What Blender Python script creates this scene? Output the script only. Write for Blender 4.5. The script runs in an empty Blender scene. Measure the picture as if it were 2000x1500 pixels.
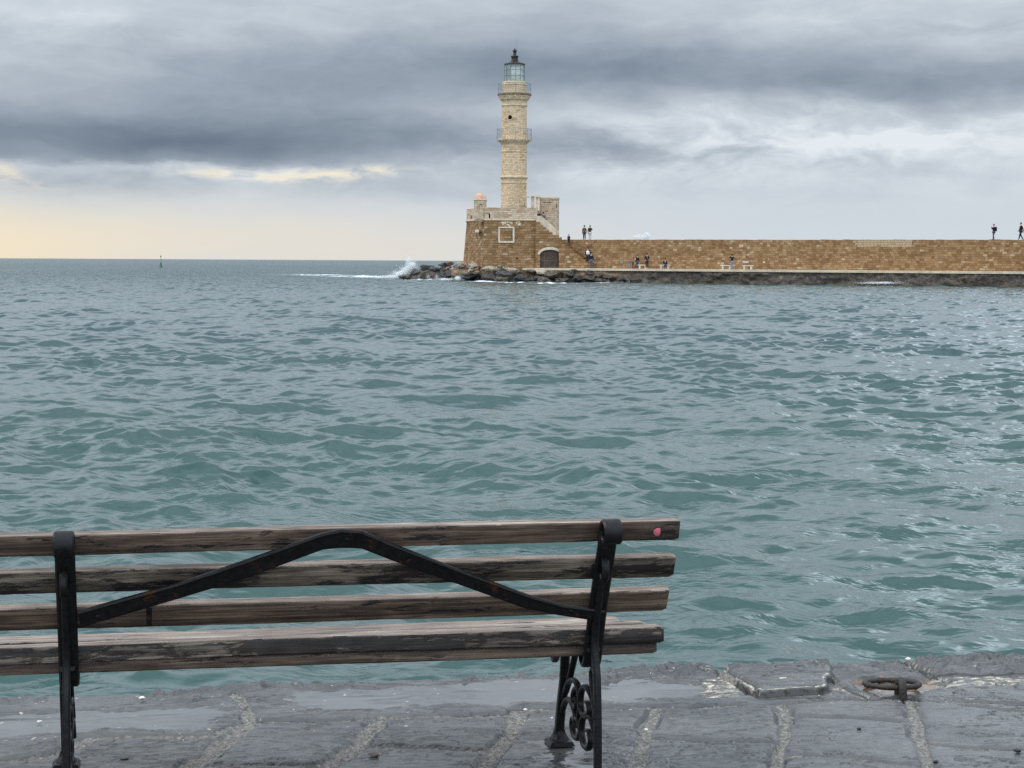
import bpy, bmesh, math, random
import numpy as np
from mathutils import Vector, Matrix, noise as mnoise
from mathutils.geometry import tessellate_polygon

sc = bpy.context.scene
COL = sc.collection
R = math.radians

# ------------------------------------------------------------------ camera
FOC = 3600.0                      # focal length in pixels of a 2000 px wide frame
HC = 2.6                          # eye height above the sea
ZQ = 1.05                         # quay top above the sea
ROLL = math.atan(0.0056)
PITCH = -math.atan((750 - 509.6) / FOC)
_F = np.array([0, math.cos(PITCH), math.sin(PITCH)])
_U0 = np.array([0, -math.sin(PITCH), math.cos(PITCH)])
_R0 = np.array([1.0, 0, 0])
_R = _R0 * math.cos(ROLL) + _U0 * math.sin(ROLL)
_U = -_R0 * math.sin(ROLL) + _U0 * math.cos(ROLL)
CAMP = np.array([0, 0, HC])


def ray(x, y):
    return _R * (x - 1000) / FOC + _U * (750 - y) / FOC + _F


def at(x, y, Y):
    d = ray(x, y)
    return CAMP + d * (Y / d[1])


def ground(x, y, z):
    d = ray(x, y)
    return CAMP + d * ((z - HC) / d[2])


cam = bpy.data.cameras.new('camera')
cam.sensor_width = 36.0
cam.lens = 36.0 * FOC / 2000
cam.clip_start = 0.05
cam.clip_end = 40000
camo = bpy.data.objects.new('camera', cam)
COL.objects.link(camo)
camo.matrix_world = Matrix(((_R[0], _U[0], -_F[0], 0), (_R[1], _U[1], -_F[1], 0), (_R[2], _U[2], -_F[2], HC), (0, 0, 0, 1)))
sc.camera = camo

sc.view_settings.view_transform = 'Standard'
sc.view_settings.look = 'None'
sc.view_settings.exposure = 0.0
sc.view_settings.gamma = 1.0
sc.cycles.max_bounces = 5
sc.cycles.diffuse_bounces = 2
sc.cycles.glossy_bounces = 3
sc.cycles.volume_bounces = 4
sc.cycles.max_bounces = 7
sc.cycles.use_denoising = False

SUN_AZ, SUN_EL = -75.0, 42.0      # azimuth measured from the view direction (+Y), negative to the left
sun = bpy.data.lights.new('sun', 'SUN')
sun.energy = 1.3
sun.angle = R(22)
sun.color = (1.0, 0.94, 0.86)
suno = bpy.data.objects.new('sun', sun)
COL.objects.link(suno)
_sd = Vector((math.sin(R(SUN_AZ)) * math.cos(R(SUN_EL)), math.cos(R(SUN_AZ)) * math.cos(R(SUN_EL)), math.sin(R(SUN_EL))))
suno.rotation_euler = _sd.to_track_quat('Z', 'Y').to_euler()


# ------------------------------------------------------------------ node helper
class NB:
    def __init__(s, tree):
        s.t = tree
        s.n = tree.nodes
        s.l = tree.links

    def put(s, inp, v):
        if isinstance(v, bpy.types.NodeSocket):
            s.l.new(v, inp)
        elif v is not None:
            inp.default_value = v

    def m(s, op, a, b=None, c=None, clamp=False):
        n = s.n.new('ShaderNodeMath')
        n.operation = op
        n.use_clamp = clamp
        for i, v in enumerate((a, b, c)):
            if v is not None:
                s.put(n.inputs[i], v)
        return n.outputs[0]

    def add(s, a, b): return s.m('ADD', a, b)
    def sub(s, a, b): return s.m('SUBTRACT', a, b)
    def mul(s, a, b): return s.m('MULTIPLY', a, b)

    def vm(s, op, a, b=None, out=0):
        n = s.n.new('ShaderNodeVectorMath')
        n.operation = op
        s.put(n.inputs[0], a)
        if b is not None:
            s.put(n.inputs[1], b)
        return n.outputs[out]

    def ss(s, v, a, b):                      # smoothstep a..b -> 0..1
        n = s.n.new('ShaderNodeMapRange')
        n.interpolation_type = 'SMOOTHSTEP'
        s.put(n.inputs[0], v)
        s.put(n.inputs[1], a)
        s.put(n.inputs[2], b)
        return n.outputs[0]

    def lin(s, v, a, b, c=0.0, d=1.0):
        n = s.n.new('ShaderNodeMapRange')
        s.put(n.inputs[0], v)
        for i, q in enumerate((a, b, c, d)):
            s.put(n.inputs[i + 1], q)
        return n.outputs[0]

    def noise(s, vec, scale, detail=4.0, rough=0.55, dist=0.0, col=False):
        n = s.n.new('ShaderNodeTexNoise')
        s.put(n.inputs['Vector'], vec)
        n.inputs['Scale'].default_value = scale
        n.inputs['Detail'].default_value = detail
        n.inputs['Roughness'].default_value = rough
        n.inputs['Distortion'].default_value = dist
        return n.outputs[1 if col else 0]

    def comb(s, x, y, z=0.0):
        n = s.n.new('ShaderNodeCombineXYZ')
        for i, v in enumerate((x, y, z)):
            s.put(n.inputs[i], v)
        return n.outputs[0]

    def sep(s, v):
        n = s.n.new('ShaderNodeSeparateXYZ')
        s.put(n.inputs[0], v)
        return n.outputs[0], n.outputs[1], n.outputs[2]

    def mix(s, f, a, b, mode='MIX'):
        n = s.n.new('ShaderNodeMix')
        n.data_type = 'RGBA'
        n.blend_type = mode
        s.put(n.inputs[0], f)
        for k, v in ((6, a), (7, b)):
            if isinstance(v, tuple) and len(v) == 3:
                v = v + (1,)
            s.put(n.inputs[k], v)
        return n.outputs[2]

    def ramp(s, f, stops):
        n = s.n.new('ShaderNodeValToRGB')
        s.put(n.inputs[0], f)
        cr = n.color_ramp
        while len(cr.elements) < len(stops):
            cr.elements.new(0.5)
        for e, (p, c) in zip(cr.elements, stops):
            e.position = p
            e.color = tuple(c) + (1,)
        return n.outputs[0]

    def white(s, v, dim='2D'):
        n = s.n.new('ShaderNodeTexWhiteNoise')
        n.noise_dimensions = dim
        if dim == '1D':
            s.put(n.inputs['W'], v)
        else:
            s.put(n.inputs['Vector'], v)
        return n.outputs[0]

    def bump(s, h, strength=0.5, dist=0.02, normal=None):
        n = s.n.new('ShaderNodeBump')
        s.put(n.inputs['Strength'], strength)
        s.put(n.inputs['Distance'], dist)
        s.put(n.inputs['Height'], h)
        if normal is not None:
            s.put(n.inputs['Normal'], normal)
        return n.outputs[0]

    def attr(s, name):
        n = s.n.new('ShaderNodeAttribute')
        n.attribute_name = name
        return n.outputs['Fac']


def newmat(name):
    m = bpy.data.materials.new(name)
    m.use_nodes = True
    nb = NB(m.node_tree)
    b = m.node_tree.nodes['Principled BSDF']
    return m, nb, b


def tc(nb, which='Object'):
    return nb.n.new('ShaderNodeTexCoord').outputs[which]


# ------------------------------------------------------------------ sky
def build_world():
    w = bpy.data.worlds.new('World')
    sc.world = w
    w.use_nodes = True
    nb = NB(w.node_tree)
    for n in list(nb.n):
        nb.n.remove(n)
    out = nb.n.new('ShaderNodeOutputWorld')
    d = tc(nb, 'Generated')
    x, y, z = nb.sep(d)
    el = nb.mul(nb.m('ARCSINE', z), 57.29578)
    az = nb.mul(nb.m('ARCTAN2', x, y), 57.29578)
    K = 57.29578 / FOC                      # degrees per photo pixel: the clouds are described by azimuth and elevation

    def az_(px): return (px - 1000) * K
    def el_(py): return (509 - py) * K
    # drifting, streaky warp
    p0 = nb.comb(nb.mul(az, 0.16), nb.mul(el, 0.42), 3.1)
    wn = nb.noise(p0, 1.0, 5.0, 0.55, col=True)
    wx, wy, wz = nb.sep(wn)
    aw = nb.add(az, nb.mul(nb.sub(wx, 0.5), 4.2))
    ew = nb.add(el, nb.mul(nb.sub(wy, 0.5), 1.5))
    pw = nb.comb(aw, ew, 0.0)
    streak = nb.noise(nb.comb(nb.mul(aw, 0.22), nb.mul(ew, 1.05), 7.7), 1.0, 5.0, 0.52)
    fine = nb.noise(nb.comb(nb.mul(aw, 0.8), nb.mul(ew, 2.6), 1.3), 1.0, 7.0, 0.62)

    def blob(px, py, sx, sy, amp):
        q = nb.vm('SUBTRACT', pw, (az_(px), el_(py), 0.0))
        q = nb.vm('MULTIPLY', q, (1 / (sx * K), 1 / (sy * K), 0.0))
        dd = nb.vm('DOT_PRODUCT', q, q, out=1)
        return nb.mul(nb.m('POWER', 2.71828, nb.mul(dd, -1.0)), amp)

    def total(lst):
        acc = None
        for b in lst:
            v = blob(*b)
            acc = v if acc is None else nb.add(acc, v)
        return acc
    # heavy bank on the left with a crisp lower edge
    g1 = total([(60, 275, 460, 62, .17), (420, 290, 330, 42, .13), (560, 220, 330, 110, .125), (860, 140, 330, 80, .10), (880, 290, 240, 44, .13), (330, 160, 240, 80, .055)])
    edge = nb.add(el_(331), nb.mul(nb.sub(fine, 0.5), 0.55))
    edge = nb.sub(edge, nb.mul(nb.ss(az, az_(350), az_(700)), 0.22))
    gate = nb.ss(ew, nb.sub(edge, 0.14), nb.add(edge, 0.30))
    g1 = nb.mul(nb.mul(g1, gate), 1.12)
    g2 = total([(1480, 150, 480, 52, .17), (1850, 178, 330, 40, .11), (1120, 120, 230, 80, .085), (1190, 296, 170, 30, .10), (1600, 318, 150, 24, .055),
                (200, 366, 260, 30, .115), (900, 366, 190, 26, .055), (640, 372, 200, 24, .04), (-500, 250, 500, 120, .12), (2600, 160, 500, 80, .12)])
    hi = total([(1780, 285, 190, 46, .07), (1420, 235, 260, 34, .055), (140, 55, 230, 52, .055), (1850, 15, 330, 50, .05), (1980, 235, 90, 40, .06)])
    slot = total([(470, 345, 75, 11, 1.0), (640, 350, 120, 12, 1.0), (770, 343, 55, 8, .9), (15, 345, 40, 20, .8), (100, 372, 70, 10, .35)])
    slot = nb.mul(slot, nb.ss(fine, 0.36, 0.62))
    L = nb.sub(0.862, nb.mul(nb.m('MAXIMUM', nb.m('MINIMUM', el, 8.5), 0.0), 0.0095))
    L = nb.sub(nb.sub(L, g1), g2)
    L = nb.add(L, nb.add(hi, nb.mul(slot, 0.12)))
    cl = nb.ss(el, 0.9, 3.0)
    puff = nb.noise(nb.comb(nb.mul(aw, 0.42), nb.mul(ew, 1.0), 21.0), 1.0, 8.0, 0.60, 0.15)
    pz = total([(1650, 265, 520, 70, 1.0), (1300, 300, 300, 50, .7), (500, 355, 600, 26, .5), (1750, 60, 500, 60, .35), (300, 90, 400, 60, .3)])
    pz = nb.add(pz, nb.mul(cl, 0.20))
    L = nb.add(L, nb.mul(nb.mul(nb.sub(nb.ss(puff, 0.32, 0.68), 0.5), 0.13), pz))
    L = nb.add(L, nb.mul(nb.mul(nb.sub(streak, 0.5), 0.15), cl))
    L = nb.add(L, nb.mul(nb.mul(nb.sub(fine, 0.5), 0.05), cl))
    L = nb.m('MAXIMUM', nb.m('MINIMUM', L, 0.93), 0.42)
    cool = nb.n.new('ShaderNodeCombineColor')
    nb.put(cool.inputs[0], nb.add(nb.mul(L, 1.06), -0.086))
    nb.put(cool.inputs[1], nb.add(nb.mul(L, 1.0), -0.001))
    nb.put(cool.inputs[2], nb.add(nb.mul(L, 0.90), 0.117))
    wm = total([(-230, 505, 480, 70, .95), (380, 480, 480, 60, .30), (-100, 430, 420, 55, .22)])
    wm = nb.m('MINIMUM', nb.add(wm, nb.mul(slot, 0.75)), 1.0)
    colr = nb.mix(nb.mul(wm, 0.92), cool.outputs[0], (0.995, 0.915, 0.775))
    pink = total([(700, 490, 460, 66, .62)])
    colr = nb.mix(pink, colr, (0.92, 0.885, 0.835))
    gm = nb.n.new('ShaderNodeGamma')
    nb.put(gm.inputs[0], colr)
    gm.inputs[1].default_value = 2.2
    # overcast dome: brighter towards the zenith, with unseen parts raised to light water and walls
    up = nb.ss(el, 30.0, 70.0)
    big = nb.noise(nb.vm('MULTIPLY', d, (1.0, 1.0, 2.0)), 2.6, 5.0, 0.6)
    fac = nb.add(nb.add(1.0, nb.mul(nb.mul(nb.ss(el, 7.5, 15.0), nb.sub(1.0, nb.ss(el, 24.0, 38.0))), 0.58)), nb.mul(up, nb.add(1.6, nb.mul(big, 2.2))))
    q = nb.vm('DOT_PRODUCT', d, tuple(Vector((math.sin(R(17)) * math.cos(R(25)), math.cos(R(17)) * math.cos(R(25)), math.sin(R(25))))), out=1)
    fac = nb.add(fac, nb.mul(nb.m('POWER', nb.m('MAXIMUM', q, 0.0), 420.0), 3.8))
    back = nb.mul(nb.ss(nb.mul(y, -1.0), 0.0, 0.7), nb.ss(el, 0.0, 12.0))  # added brightness behind the camera, lighting the walls that face it
    fac = nb.add(fac, nb.mul(back, 1.7))
    hs = nb.n.new('ShaderNodeVectorMath')
    hs.operation = 'SCALE'
    nb.put(hs.inputs[0], gm.outputs[0])
    nb.put(hs.inputs[3], fac)
    bg1 = nb.n.new('ShaderNodeBackground')
    nb.put(bg1.inputs[0], hs.outputs[0])
    bg1.inputs[1].default_value = 1.0
    st = nb.n.new('ShaderNodeTexSky')
    st.sky_type = 'NISHITA'
    st.sun_disc = False
    st.sun_elevation = R(SUN_EL)
    st.sun_rotation = R(SUN_AZ)
    bg2 = nb.n.new('ShaderNodeBackground')
    nb.put(bg2.inputs[0], st.outputs[0])
    bg2.inputs[1].default_value = 0.08
    mx = nb.n.new('ShaderNodeMixShader')
    mx.inputs[0].default_value = 0.05
    nb.l.new(bg1.outputs[0], mx.inputs[1])
    nb.l.new(bg2.outputs[0], mx.inputs[2])
    nb.l.new(mx.outputs[0], out.inputs[0])


build_world()


# ------------------------------------------------------------------ object helpers
def tag(o, label=None, cat=None, group=None, kind=None):
    if label: o['label'] = label
    if cat: o['category'] = cat
    if group: o['group'] = group
    if kind: o['kind'] = kind
    return o


def empty(name, loc, label, cat, group=None, rz=0.0):
    o = bpy.data.objects.new(name, None)
    COL.objects.link(o)
    o.location = loc
    o.rotation_euler = (0, 0, rz)
    o.empty_display_size = 0.2
    return tag(o, label, cat, group)


def obj(name, me, mat, parent=None, smooth=False, local=True):
    if isinstance(me, bmesh.types.BMesh):
        m2 = bpy.data.meshes.new(name)
        me.normal_update()
        me.to_mesh(m2)
        me.free()
        me = m2
    me.name = name
    if mat is not None:
        for mm in (mat if isinstance(mat, (list, tuple)) else [mat]):
            me.materials.append(mm)
    if smooth:
        me.polygons.foreach_set('use_smooth', [True] * len(me.polygons))
    o = bpy.data.objects.new(name, me)
    COL.objects.link(o)
    if parent is not None:
        o.parent = parent
        if not local:                       # mesh given in world coordinates
            pl = Matrix.LocRotScale(parent.location, parent.rotation_euler, None)
            if parent.parent is not None:
                pp = parent.parent
                pl = Matrix.LocRotScale(pp.location, pp.rotation_euler, None) @ pl
            me.transform(pl.inverted())
    return o


def face_uv(bm, cyl=None):
    """UVs in metres: along the wall, height. cyl=(cx,cy,r) wraps round an axis."""
    uv = bm.loops.layers.uv.verify()
    bm.normal_update()
    for f in bm.faces:
        n = f.normal
        for lp in f.loops:
            p = lp.vert.co
            if abs(n.z) > 0.8:
                lp[uv].uv = (p.x, p.y)
            elif cyl:
                cx, cy, r = cyl
                c = f.calc_center_median()
                a0 = math.atan2(c.y - cy, c.x - cx)
                a = math.atan2(p.y - cy, p.x - cx)
                while a - a0 > math.pi: a -= 2 * math.pi
                while a - a0 < -math.pi: a += 2 * math.pi
                lp[uv].uv = (a * r, p.z)
            else:
                t = Vector((-n.y, n.x, 0)).normalized()
                lp[uv].uv = (p.dot(t), p.z)


def add_box(bm, x0, x1, y0, y1, z0, z1):
    vs = [bm.verts.new(c) for c in ((x0, y0, z0), (x1, y0, z0), (x1, y1, z0), (x0, y1, z0), (x0, y0, z1), (x1, y0, z1), (x1, y1, z1), (x0, y1, z1))]
    for f in ((0, 3, 2, 1), (4, 5, 6, 7), (0, 1, 5, 4), (1, 2, 6, 5), (2, 3, 7, 6), (3, 0, 4, 7)):
        bm.faces.new([vs[i] for i in f])
    return vs


def add_lathe(bm, cx, cy, prof, n=48, a0=0.0, cap=True):
    rings = []
    for r, z in prof:
        rings.append([bm.verts.new((cx + r * math.cos(a0 + 2 * math.pi * k / n), cy + r * math.sin(a0 + 2 * math.pi * k / n), z)) for k in range(n)])
    for a, b in zip(rings[:-1], rings[1:]):
        for k in range(n):
            bm.faces.new((a[k], a[(k + 1) % n], b[(k + 1) % n], b[k]))
    if cap:
        bm.faces.new(rings[0][::-1])
        bm.faces.new(rings[-1])


def add_tube(bm, pts, rad, n=8, closed=False):
    pts = [Vector(p) for p in pts]
    if not isinstance(rad, (list, tuple)):
        rad = [rad] * len(pts)
    N = len(pts)
    rings = []
    ref = None
    for i, p in enumerate(pts):
        if closed:
            d = (pts[(i + 1) % N] - pts[i - 1]).normalized()
        else:
            d = (pts[min(i + 1, N - 1)] - pts[max(i - 1, 0)]).normalized()
        if ref is None:
            ref = Vector((0, 0, 1)) if abs(d.z) < 0.9 else Vector((1, 0, 0))
        s = d.cross(ref).normalized()
        t = s.cross(d).normalized()
        ref = t
        rings.append([bm.verts.new(p + (s * math.cos(2 * math.pi * k / n) + t * math.sin(2 * math.pi * k / n)) * rad[i]) for k in range(n)])
    rr = rings + ([rings[0]] if closed else [])
    for a, b in zip(rr[:-1], rr[1:]):
        for k in range(n):
            bm.faces.new((a[k], a[(k + 1) % n], b[(k + 1) % n], b[k]))
    if not closed:
        bm.faces.new(rings[0][::-1])
        bm.faces.new(rings[-1])


def wall_prism(bm, o, t, outline, holes, y0, y1):
    """Extruded wall. o: origin (x,y), t: unit direction in plan; outline/holes: lists of (s, z); thickness y0..y1 away from the camera side."""
    o = Vector((o[0], o[1], 0))
    t = Vector((t[0], t[1], 0)).normalized()
    nn = Vector((-t.y, t.x, 0))
    loops = [outline] + list(holes)
    flat = [p for lp in loops for p in lp]
    tri = tessellate_polygon([[Vector((s, z, 0)) for s, z in lp] for lp in loops])

    def P(q, y): return o + t * q[0] + nn * y + Vector((0, 0, q[1]))
    A = [bm.verts.new(P(q, y0)) for q in flat]
    B = [bm.verts.new(P(q, y1)) for q in flat]
    for a, b, c in tri:
        try:
            bm.faces.new((A[a], A[b], A[c]))
            bm.faces.new((B[c], B[b], B[a]))
        except ValueError:
            pass
    k = 0
    for lp in loops:
        m = len(lp)
        for i in range(m):
            j = (i + 1) % m
            bm.faces.new((A[k + i], A[k + j], B[k + j], B[k + i]))
        k += m
    bmesh.ops.recalc_face_normals(bm, faces=bm.faces[:])


def catmull(pts, n=6):
    out = []
    P = [np.array(p, float) for p in pts]
    P = [2 * P[0] - P[1]] + P + [2 * P[-1] - P[-2]]
    for i in range(1, len(P) - 2):
        for k in range(n):
            t = k / n
            a, b, c, d = P[i - 1], P[i], P[i + 1], P[i + 2]
            out.append(0.5 * ((2 * b) + (-a + c) * t + (2 * a - 5 * b + 4 * c - d) * t * t + (-a + 3 * b - 3 * c + d) * t ** 3))
    out.append(P[-2])
    return out


# ------------------------------------------------------------------ numpy noise
def _hash(ix, iy, seed):
    h = (ix.astype(np.int64) * 374761393 + iy.astype(np.int64) * 668265263 + seed * 974711) & 0xFFFFFFFF
    h = ((h ^ (h >> 13)) * 1274126177) & 0xFFFFFFFF
    return ((h ^ (h >> 16)) & 0xFFFF).astype(np.float32) / 65535.0


def vnoise(x, y, seed=0):
    ix = np.floor(x); iy = np.floor(y)
    fx = (x - ix).astype(np.float32); fy = (y - iy).astype(np.float32)
    fx = fx * fx * fx * (fx * (fx * 6 - 15) + 10); fy = fy * fy * fy * (fy * (fy * 6 - 15) + 10)
    ix = ix.astype(np.int64); iy = iy.astype(np.int64)
    a = _hash(ix, iy, seed); b = _hash(ix + 1, iy, seed)
    c = _hash(ix, iy + 1, seed); d = _hash(ix + 1, iy + 1, seed)
    return a + (b - a) * fx + (c - a) * fy + (a - b - c + d) * fx * fy


def fbm(x, y, oct=4, seed=0, gain=0.5):
    s = 0; a = 1.0; tot = 0
    for k in range(oct):
        s = s + a * vnoise(x, y, seed + 17 * k)
        tot += a; a *= gain; x = x * 2.03 + 5.1; y = y * 2.03 + 1.7
    return s / tot


def sstep(x, a, b):
    t = np.clip((x - a) / (b - a), 0, 1)
    return t * t * (3 - 2 * t)


def grid_mesh(name, X, Y, Z, attrs=None, smooth=True):
    nr, nc = X.shape
    co = np.stack([X, Y, Z], -1).reshape(-1, 3).astype(np.float32)
    idx = np.arange(nr * nc, dtype=np.int32).reshape(nr, nc)
    q = np.stack([idx[:-1, :-1], idx[:-1, 1:], idx[1:, 1:], idx[1:, :-1]], -1).reshape(-1, 4)
    me = bpy.data.meshes.new(name)
    me.vertices.add(len(co))
    me.vertices.foreach_set('co', co.ravel())
    me.loops.add(q.size)
    me.loops.foreach_set('vertex_index', q.ravel())
    me.polygons.add(len(q))
    me.polygons.foreach_set('loop_start', np.arange(0, q.size, 4, dtype=np.int32))
    me.polygons.foreach_set('use_smooth', np.ones(len(q), dtype=bool))
    me.update(calc_edges=True)
    for k, v in (attrs or {}).items():
        a = me.attributes.new(k, 'FLOAT', 'POINT')
        a.data.foreach_set('value', np.ascontiguousarray(v, dtype=np.float32).ravel())
    return me


# ------------------------------------------------------------------ materials
def mat_simple(name, col, rough=0.6, metal=0.0, var=0.15, scale=8.0, spec=0.5):
    m, nb, b = newmat(name)
    n = nb.noise(tc(nb), scale, 5.0, 0.6)
    c = nb.mix(nb.lin(n, 0.3, 0.7), tuple(v * (1 - var) for v in col), tuple(min(1, v * (1 + var)) for v in col))
    nb.put(b.inputs['Base Color'], c)
    b.inputs['Roughness'].default_value = rough
    b.inputs['Metallic'].default_value = metal
    b.inputs['Specular IOR Level'].default_value = spec
    return m


def masonry(name, w, h, stops, mortar, pale=None, palep=0.06, patch=None, warp=0.05, gap=0.025, stain=None, bumpd=0.03, salt=0.0, stainamt=0.55, rubble=0.0):
    """Coursed stone: UV in metres. patch=(s0,s1,z0,z1) is an area of pale repair stones."""
    m, nb, b = newmat(name)
    uvn = nb.n.new('ShaderNodeUVMap').outputs[0]
    s, z, _ = nb.sep(uvn)
    wv = nb.noise(uvn, 0.9, 3.0, 0.6, col=True)
    wx, wy, wz = nb.sep(wv)
    wf = nb.noise(uvn, 5.0, 2.0, 0.6, col=True)
    fx_, fy_, _z = nb.sep(wf)
    z2 = nb.add(nb.add(z, nb.mul(nb.sub(wy, 0.5), warp * 4)), nb.mul(nb.sub(fy_, 0.5), warp + rubble))
    s2 = nb.add(nb.add(s, nb.mul(nb.sub(wx, 0.5), warp * 4)), nb.mul(nb.sub(fx_, 0.5), warp + rubble))
    zr = nb.mul(z2, 1 / h)
    row = nb.m('FLOOR', zr)
    rr = nb.white(nb.add(row, salt), '1D')
    ss_ = nb.add(nb.mul(nb.mul(s2, 1 / w), nb.add(0.72, nb.mul(rr, 0.56))), nb.mul(rr, 37.0))
    col = nb.m('FLOOR', ss_)
    cv = nb.comb(col, nb.add(row, salt), 0.0)
    rnd = nb.white(cv, '2D')
    rnd2 = nb.white(nb.comb(nb.add(col, 51.3), nb.add(row, salt + 7.7), 0.0), '2D')
    fx = nb.m('FRACT', ss_)
    fz = nb.m('FRACT', zr)
    ex = nb.mul(nb.m('MINIMUM', fx, nb.sub(1.0, fx)), w)
    ez = nb.mul(nb.m('MINIMUM', fz, nb.sub(1.0, fz)), h)
    e = nb.m('MINIMUM', ex, ez)
    e = nb.add(e, nb.mul(nb.sub(nb.noise(uvn, 11.0, 3.0), 0.5), gap * 1.6))
    mort = nb.sub(1.0, nb.ss(e, gap * 0.25, gap))
    big = nb.noise(uvn, 0.35, 4.0, 0.65)
    mid = nb.noise(uvn, 2.3, 5.0, 0.65)
    f = nb.add(nb.mul(rnd, 0.40), nb.add(nb.mul(big, 0.55), nb.mul(mid, 0.40)))
    f = nb.sub(f, 0.17)
    c = nb.ramp(f, stops)
    if pale:
        pz = nb.noise(uvn, 0.23, 3.0, 0.6)
        thr = nb.add(1.0 - palep * 0.25, nb.mul(nb.ss(pz, 0.42, 0.66), -palep * 2.2))
        if patch:
            s0, s1, z0, z1 = patch
            jz = nb.mul(nb.sub(wz, 0.5), 0.35)
            inside = nb.mul(nb.mul(nb.ss(nb.add(s, nb.mul(fx_, 0.5)), s0, s0 + 0.4), nb.sub(1.0, nb.ss(s, s1 - 0.4, s1))), nb.mul(nb.ss(nb.add(z, jz), z0, z0 + 0.12), nb.sub(1.0, nb.ss(z, z1 - 0.1, z1))))
            thr = nb.sub(thr, nb.mul(inside, 0.9))
        pm = nb.ss(rnd2, nb.sub(thr, 0.02), nb.add(thr, 0.02))
        pm = nb.mul(pm, nb.add(0.55, nb.mul(mid, 0.7)))
        c = nb.mix(nb.m('MINIMUM', pm, 1.0), c, pale)
    c = nb.mix(nb.mul(mort, 0.6), c, mortar)
    if stain:                                # old water stains and lichen, with a shape of their own
        sn = nb.noise(nb.comb(nb.mul(s, 1.0), nb.mul(z, 0.45), 0.0), 0.8, 6.0, 0.7)
        c = nb.mix(nb.mul(nb.ss(sn, 0.56, 0.74), stainamt), c, stain)
    sp = nb.noise(uvn, 16.0, 4.0, 0.7)
    c = nb.mix(nb.mul(nb.ss(sp, 0.55, 0.75), 0.28), c, tuple(v * 0.45 for v in mortar))
    nb.put(b.inputs['Base Color'], c)
    b.inputs['Roughness'].default_value = 0.9
    b.inputs['Specular IOR Level'].default_value = 0.25
    hgt = nb.add(nb.add(nb.mul(mort, -1.0), nb.mul(sp, 0.6)), nb.add(nb.mul(rnd2, 0.5), mid))
    nb.put(b.inputs['Normal'], nb.bump(hgt, 0.8, bumpd))
    return m


BROWN = [(0.06, (.105, .058, .027)), (0.36, (.225, .127, .057)), (0.60, (.325, .197, .098)), (0.92, (.44, .295, .165))]
M_FORT = masonry('brown_masonry', 0.62, 0.30, BROWN, (.15, .10, .055), (.46, .36, .25), 0.03, warp=0.06, stain=(.10, .075, .05), bumpd=0.05)
PALE = [(0.14, (.38, .25, .135)), (0.36, (.60, .44, .275)), (0.60, (.72, .56, .375)), (0.92, (.80, .67, .49))]
M_TOWER = masonry('tower_stone', 0.44, 0.21, PALE, (.34, .25, .15), None, warp=0.035, gap=0.014, stain=(.34, .205, .09), salt=3.0, stainamt=.75)
M_TOWER_TOP = masonry('upper_tower_stone', 0.5, 0.24, [(0.1, (.48, .36, .22)), (0.5, (.66, .53, .36)), (0.95, (.74, .63, .46))], (.40, .31, .20), None, warp=0.03, gap=0.012, stain=(.33, .25, .15), salt=9.0)
PINKISH = [(0.12, (.36, .25, .16)), (0.40, (.53, .40, .28)), (0.62, (.62, .51, .385)), (0.92, (.70, .61, .49))]
M_PARAPET = masonry('parapet_stone', 0.46, 0.24, PINKISH, (.34, .24, .15), (.46, .27, .17), 0.10, warp=0.03, gap=0.018, salt=5.0, stain=(.30, .20, .11))
M_MOULD = mat_simple('moulding_stone', (.62, .49, .33), 0.85, var=0.3, scale=3.0)
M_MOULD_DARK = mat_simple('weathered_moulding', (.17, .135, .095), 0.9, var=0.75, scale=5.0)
M_PLASTER = mat_simple('pink_plaster', (.58, .36, .25), 0.85, var=0.28, scale=2.2)
M_PALE = mat_simple('pale_limestone', (.62, .55, .43), 0.85, var=0.22, scale=3.0)
M_DARK = mat_simple('dark_opening', (.012, .010, .008), 0.9, var=0.3)
M_WOODGATE = mat_simple('old_gate_wood', (.075, .055, .045), 0.8, var=0.5, scale=3.0)
M_GREYIRON = mat_simple('grey_iron', (.20, .22, .24), 0.5, 0.4, var=0.2)
M_ROOFIRON = mat_simple('dark_bronze', (.030, .022, .018), 0.5, 0.3, var=0.5, scale=6.0)
M_FRAME = mat_simple('green_grey_frame', (.15, .20, .19), 0.5, 0.1, var=0.3)
M_CURTAIN = mat_simple('pale_curtain', (.62, .68, .66), 0.7, var=0.1)
M_CURTAINDK = mat_simple('grey_green_curtain', (.16, .20, .175), 0.8, var=0.2)
M_CONC = mat_simple('pale_concrete', (.60, .50, .37), 0.85, var=0.22, scale=1.2)
M_BENCHSTONE = mat_simple('pale_bench_stone', (.66, .57, .46), 0.8, var=0.12)


def mat_glass():
    m, nb, b = newmat('lantern_glass')
    b.inputs['Base Color'].default_value = (.80, .90, .90, 1)
    b.inputs['Roughness'].default_value = 0.04
    b.inputs['Alpha'].default_value = 0.30
    b.inputs['IOR'].default_value = 1.5
    n = nb.noise(tc(nb), 1.5, 2.0)
    nb.put(b.inputs['Normal'], nb.bump(n, 0.05, 0.02))
    return m


M_GLASS = mat_glass()


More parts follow.
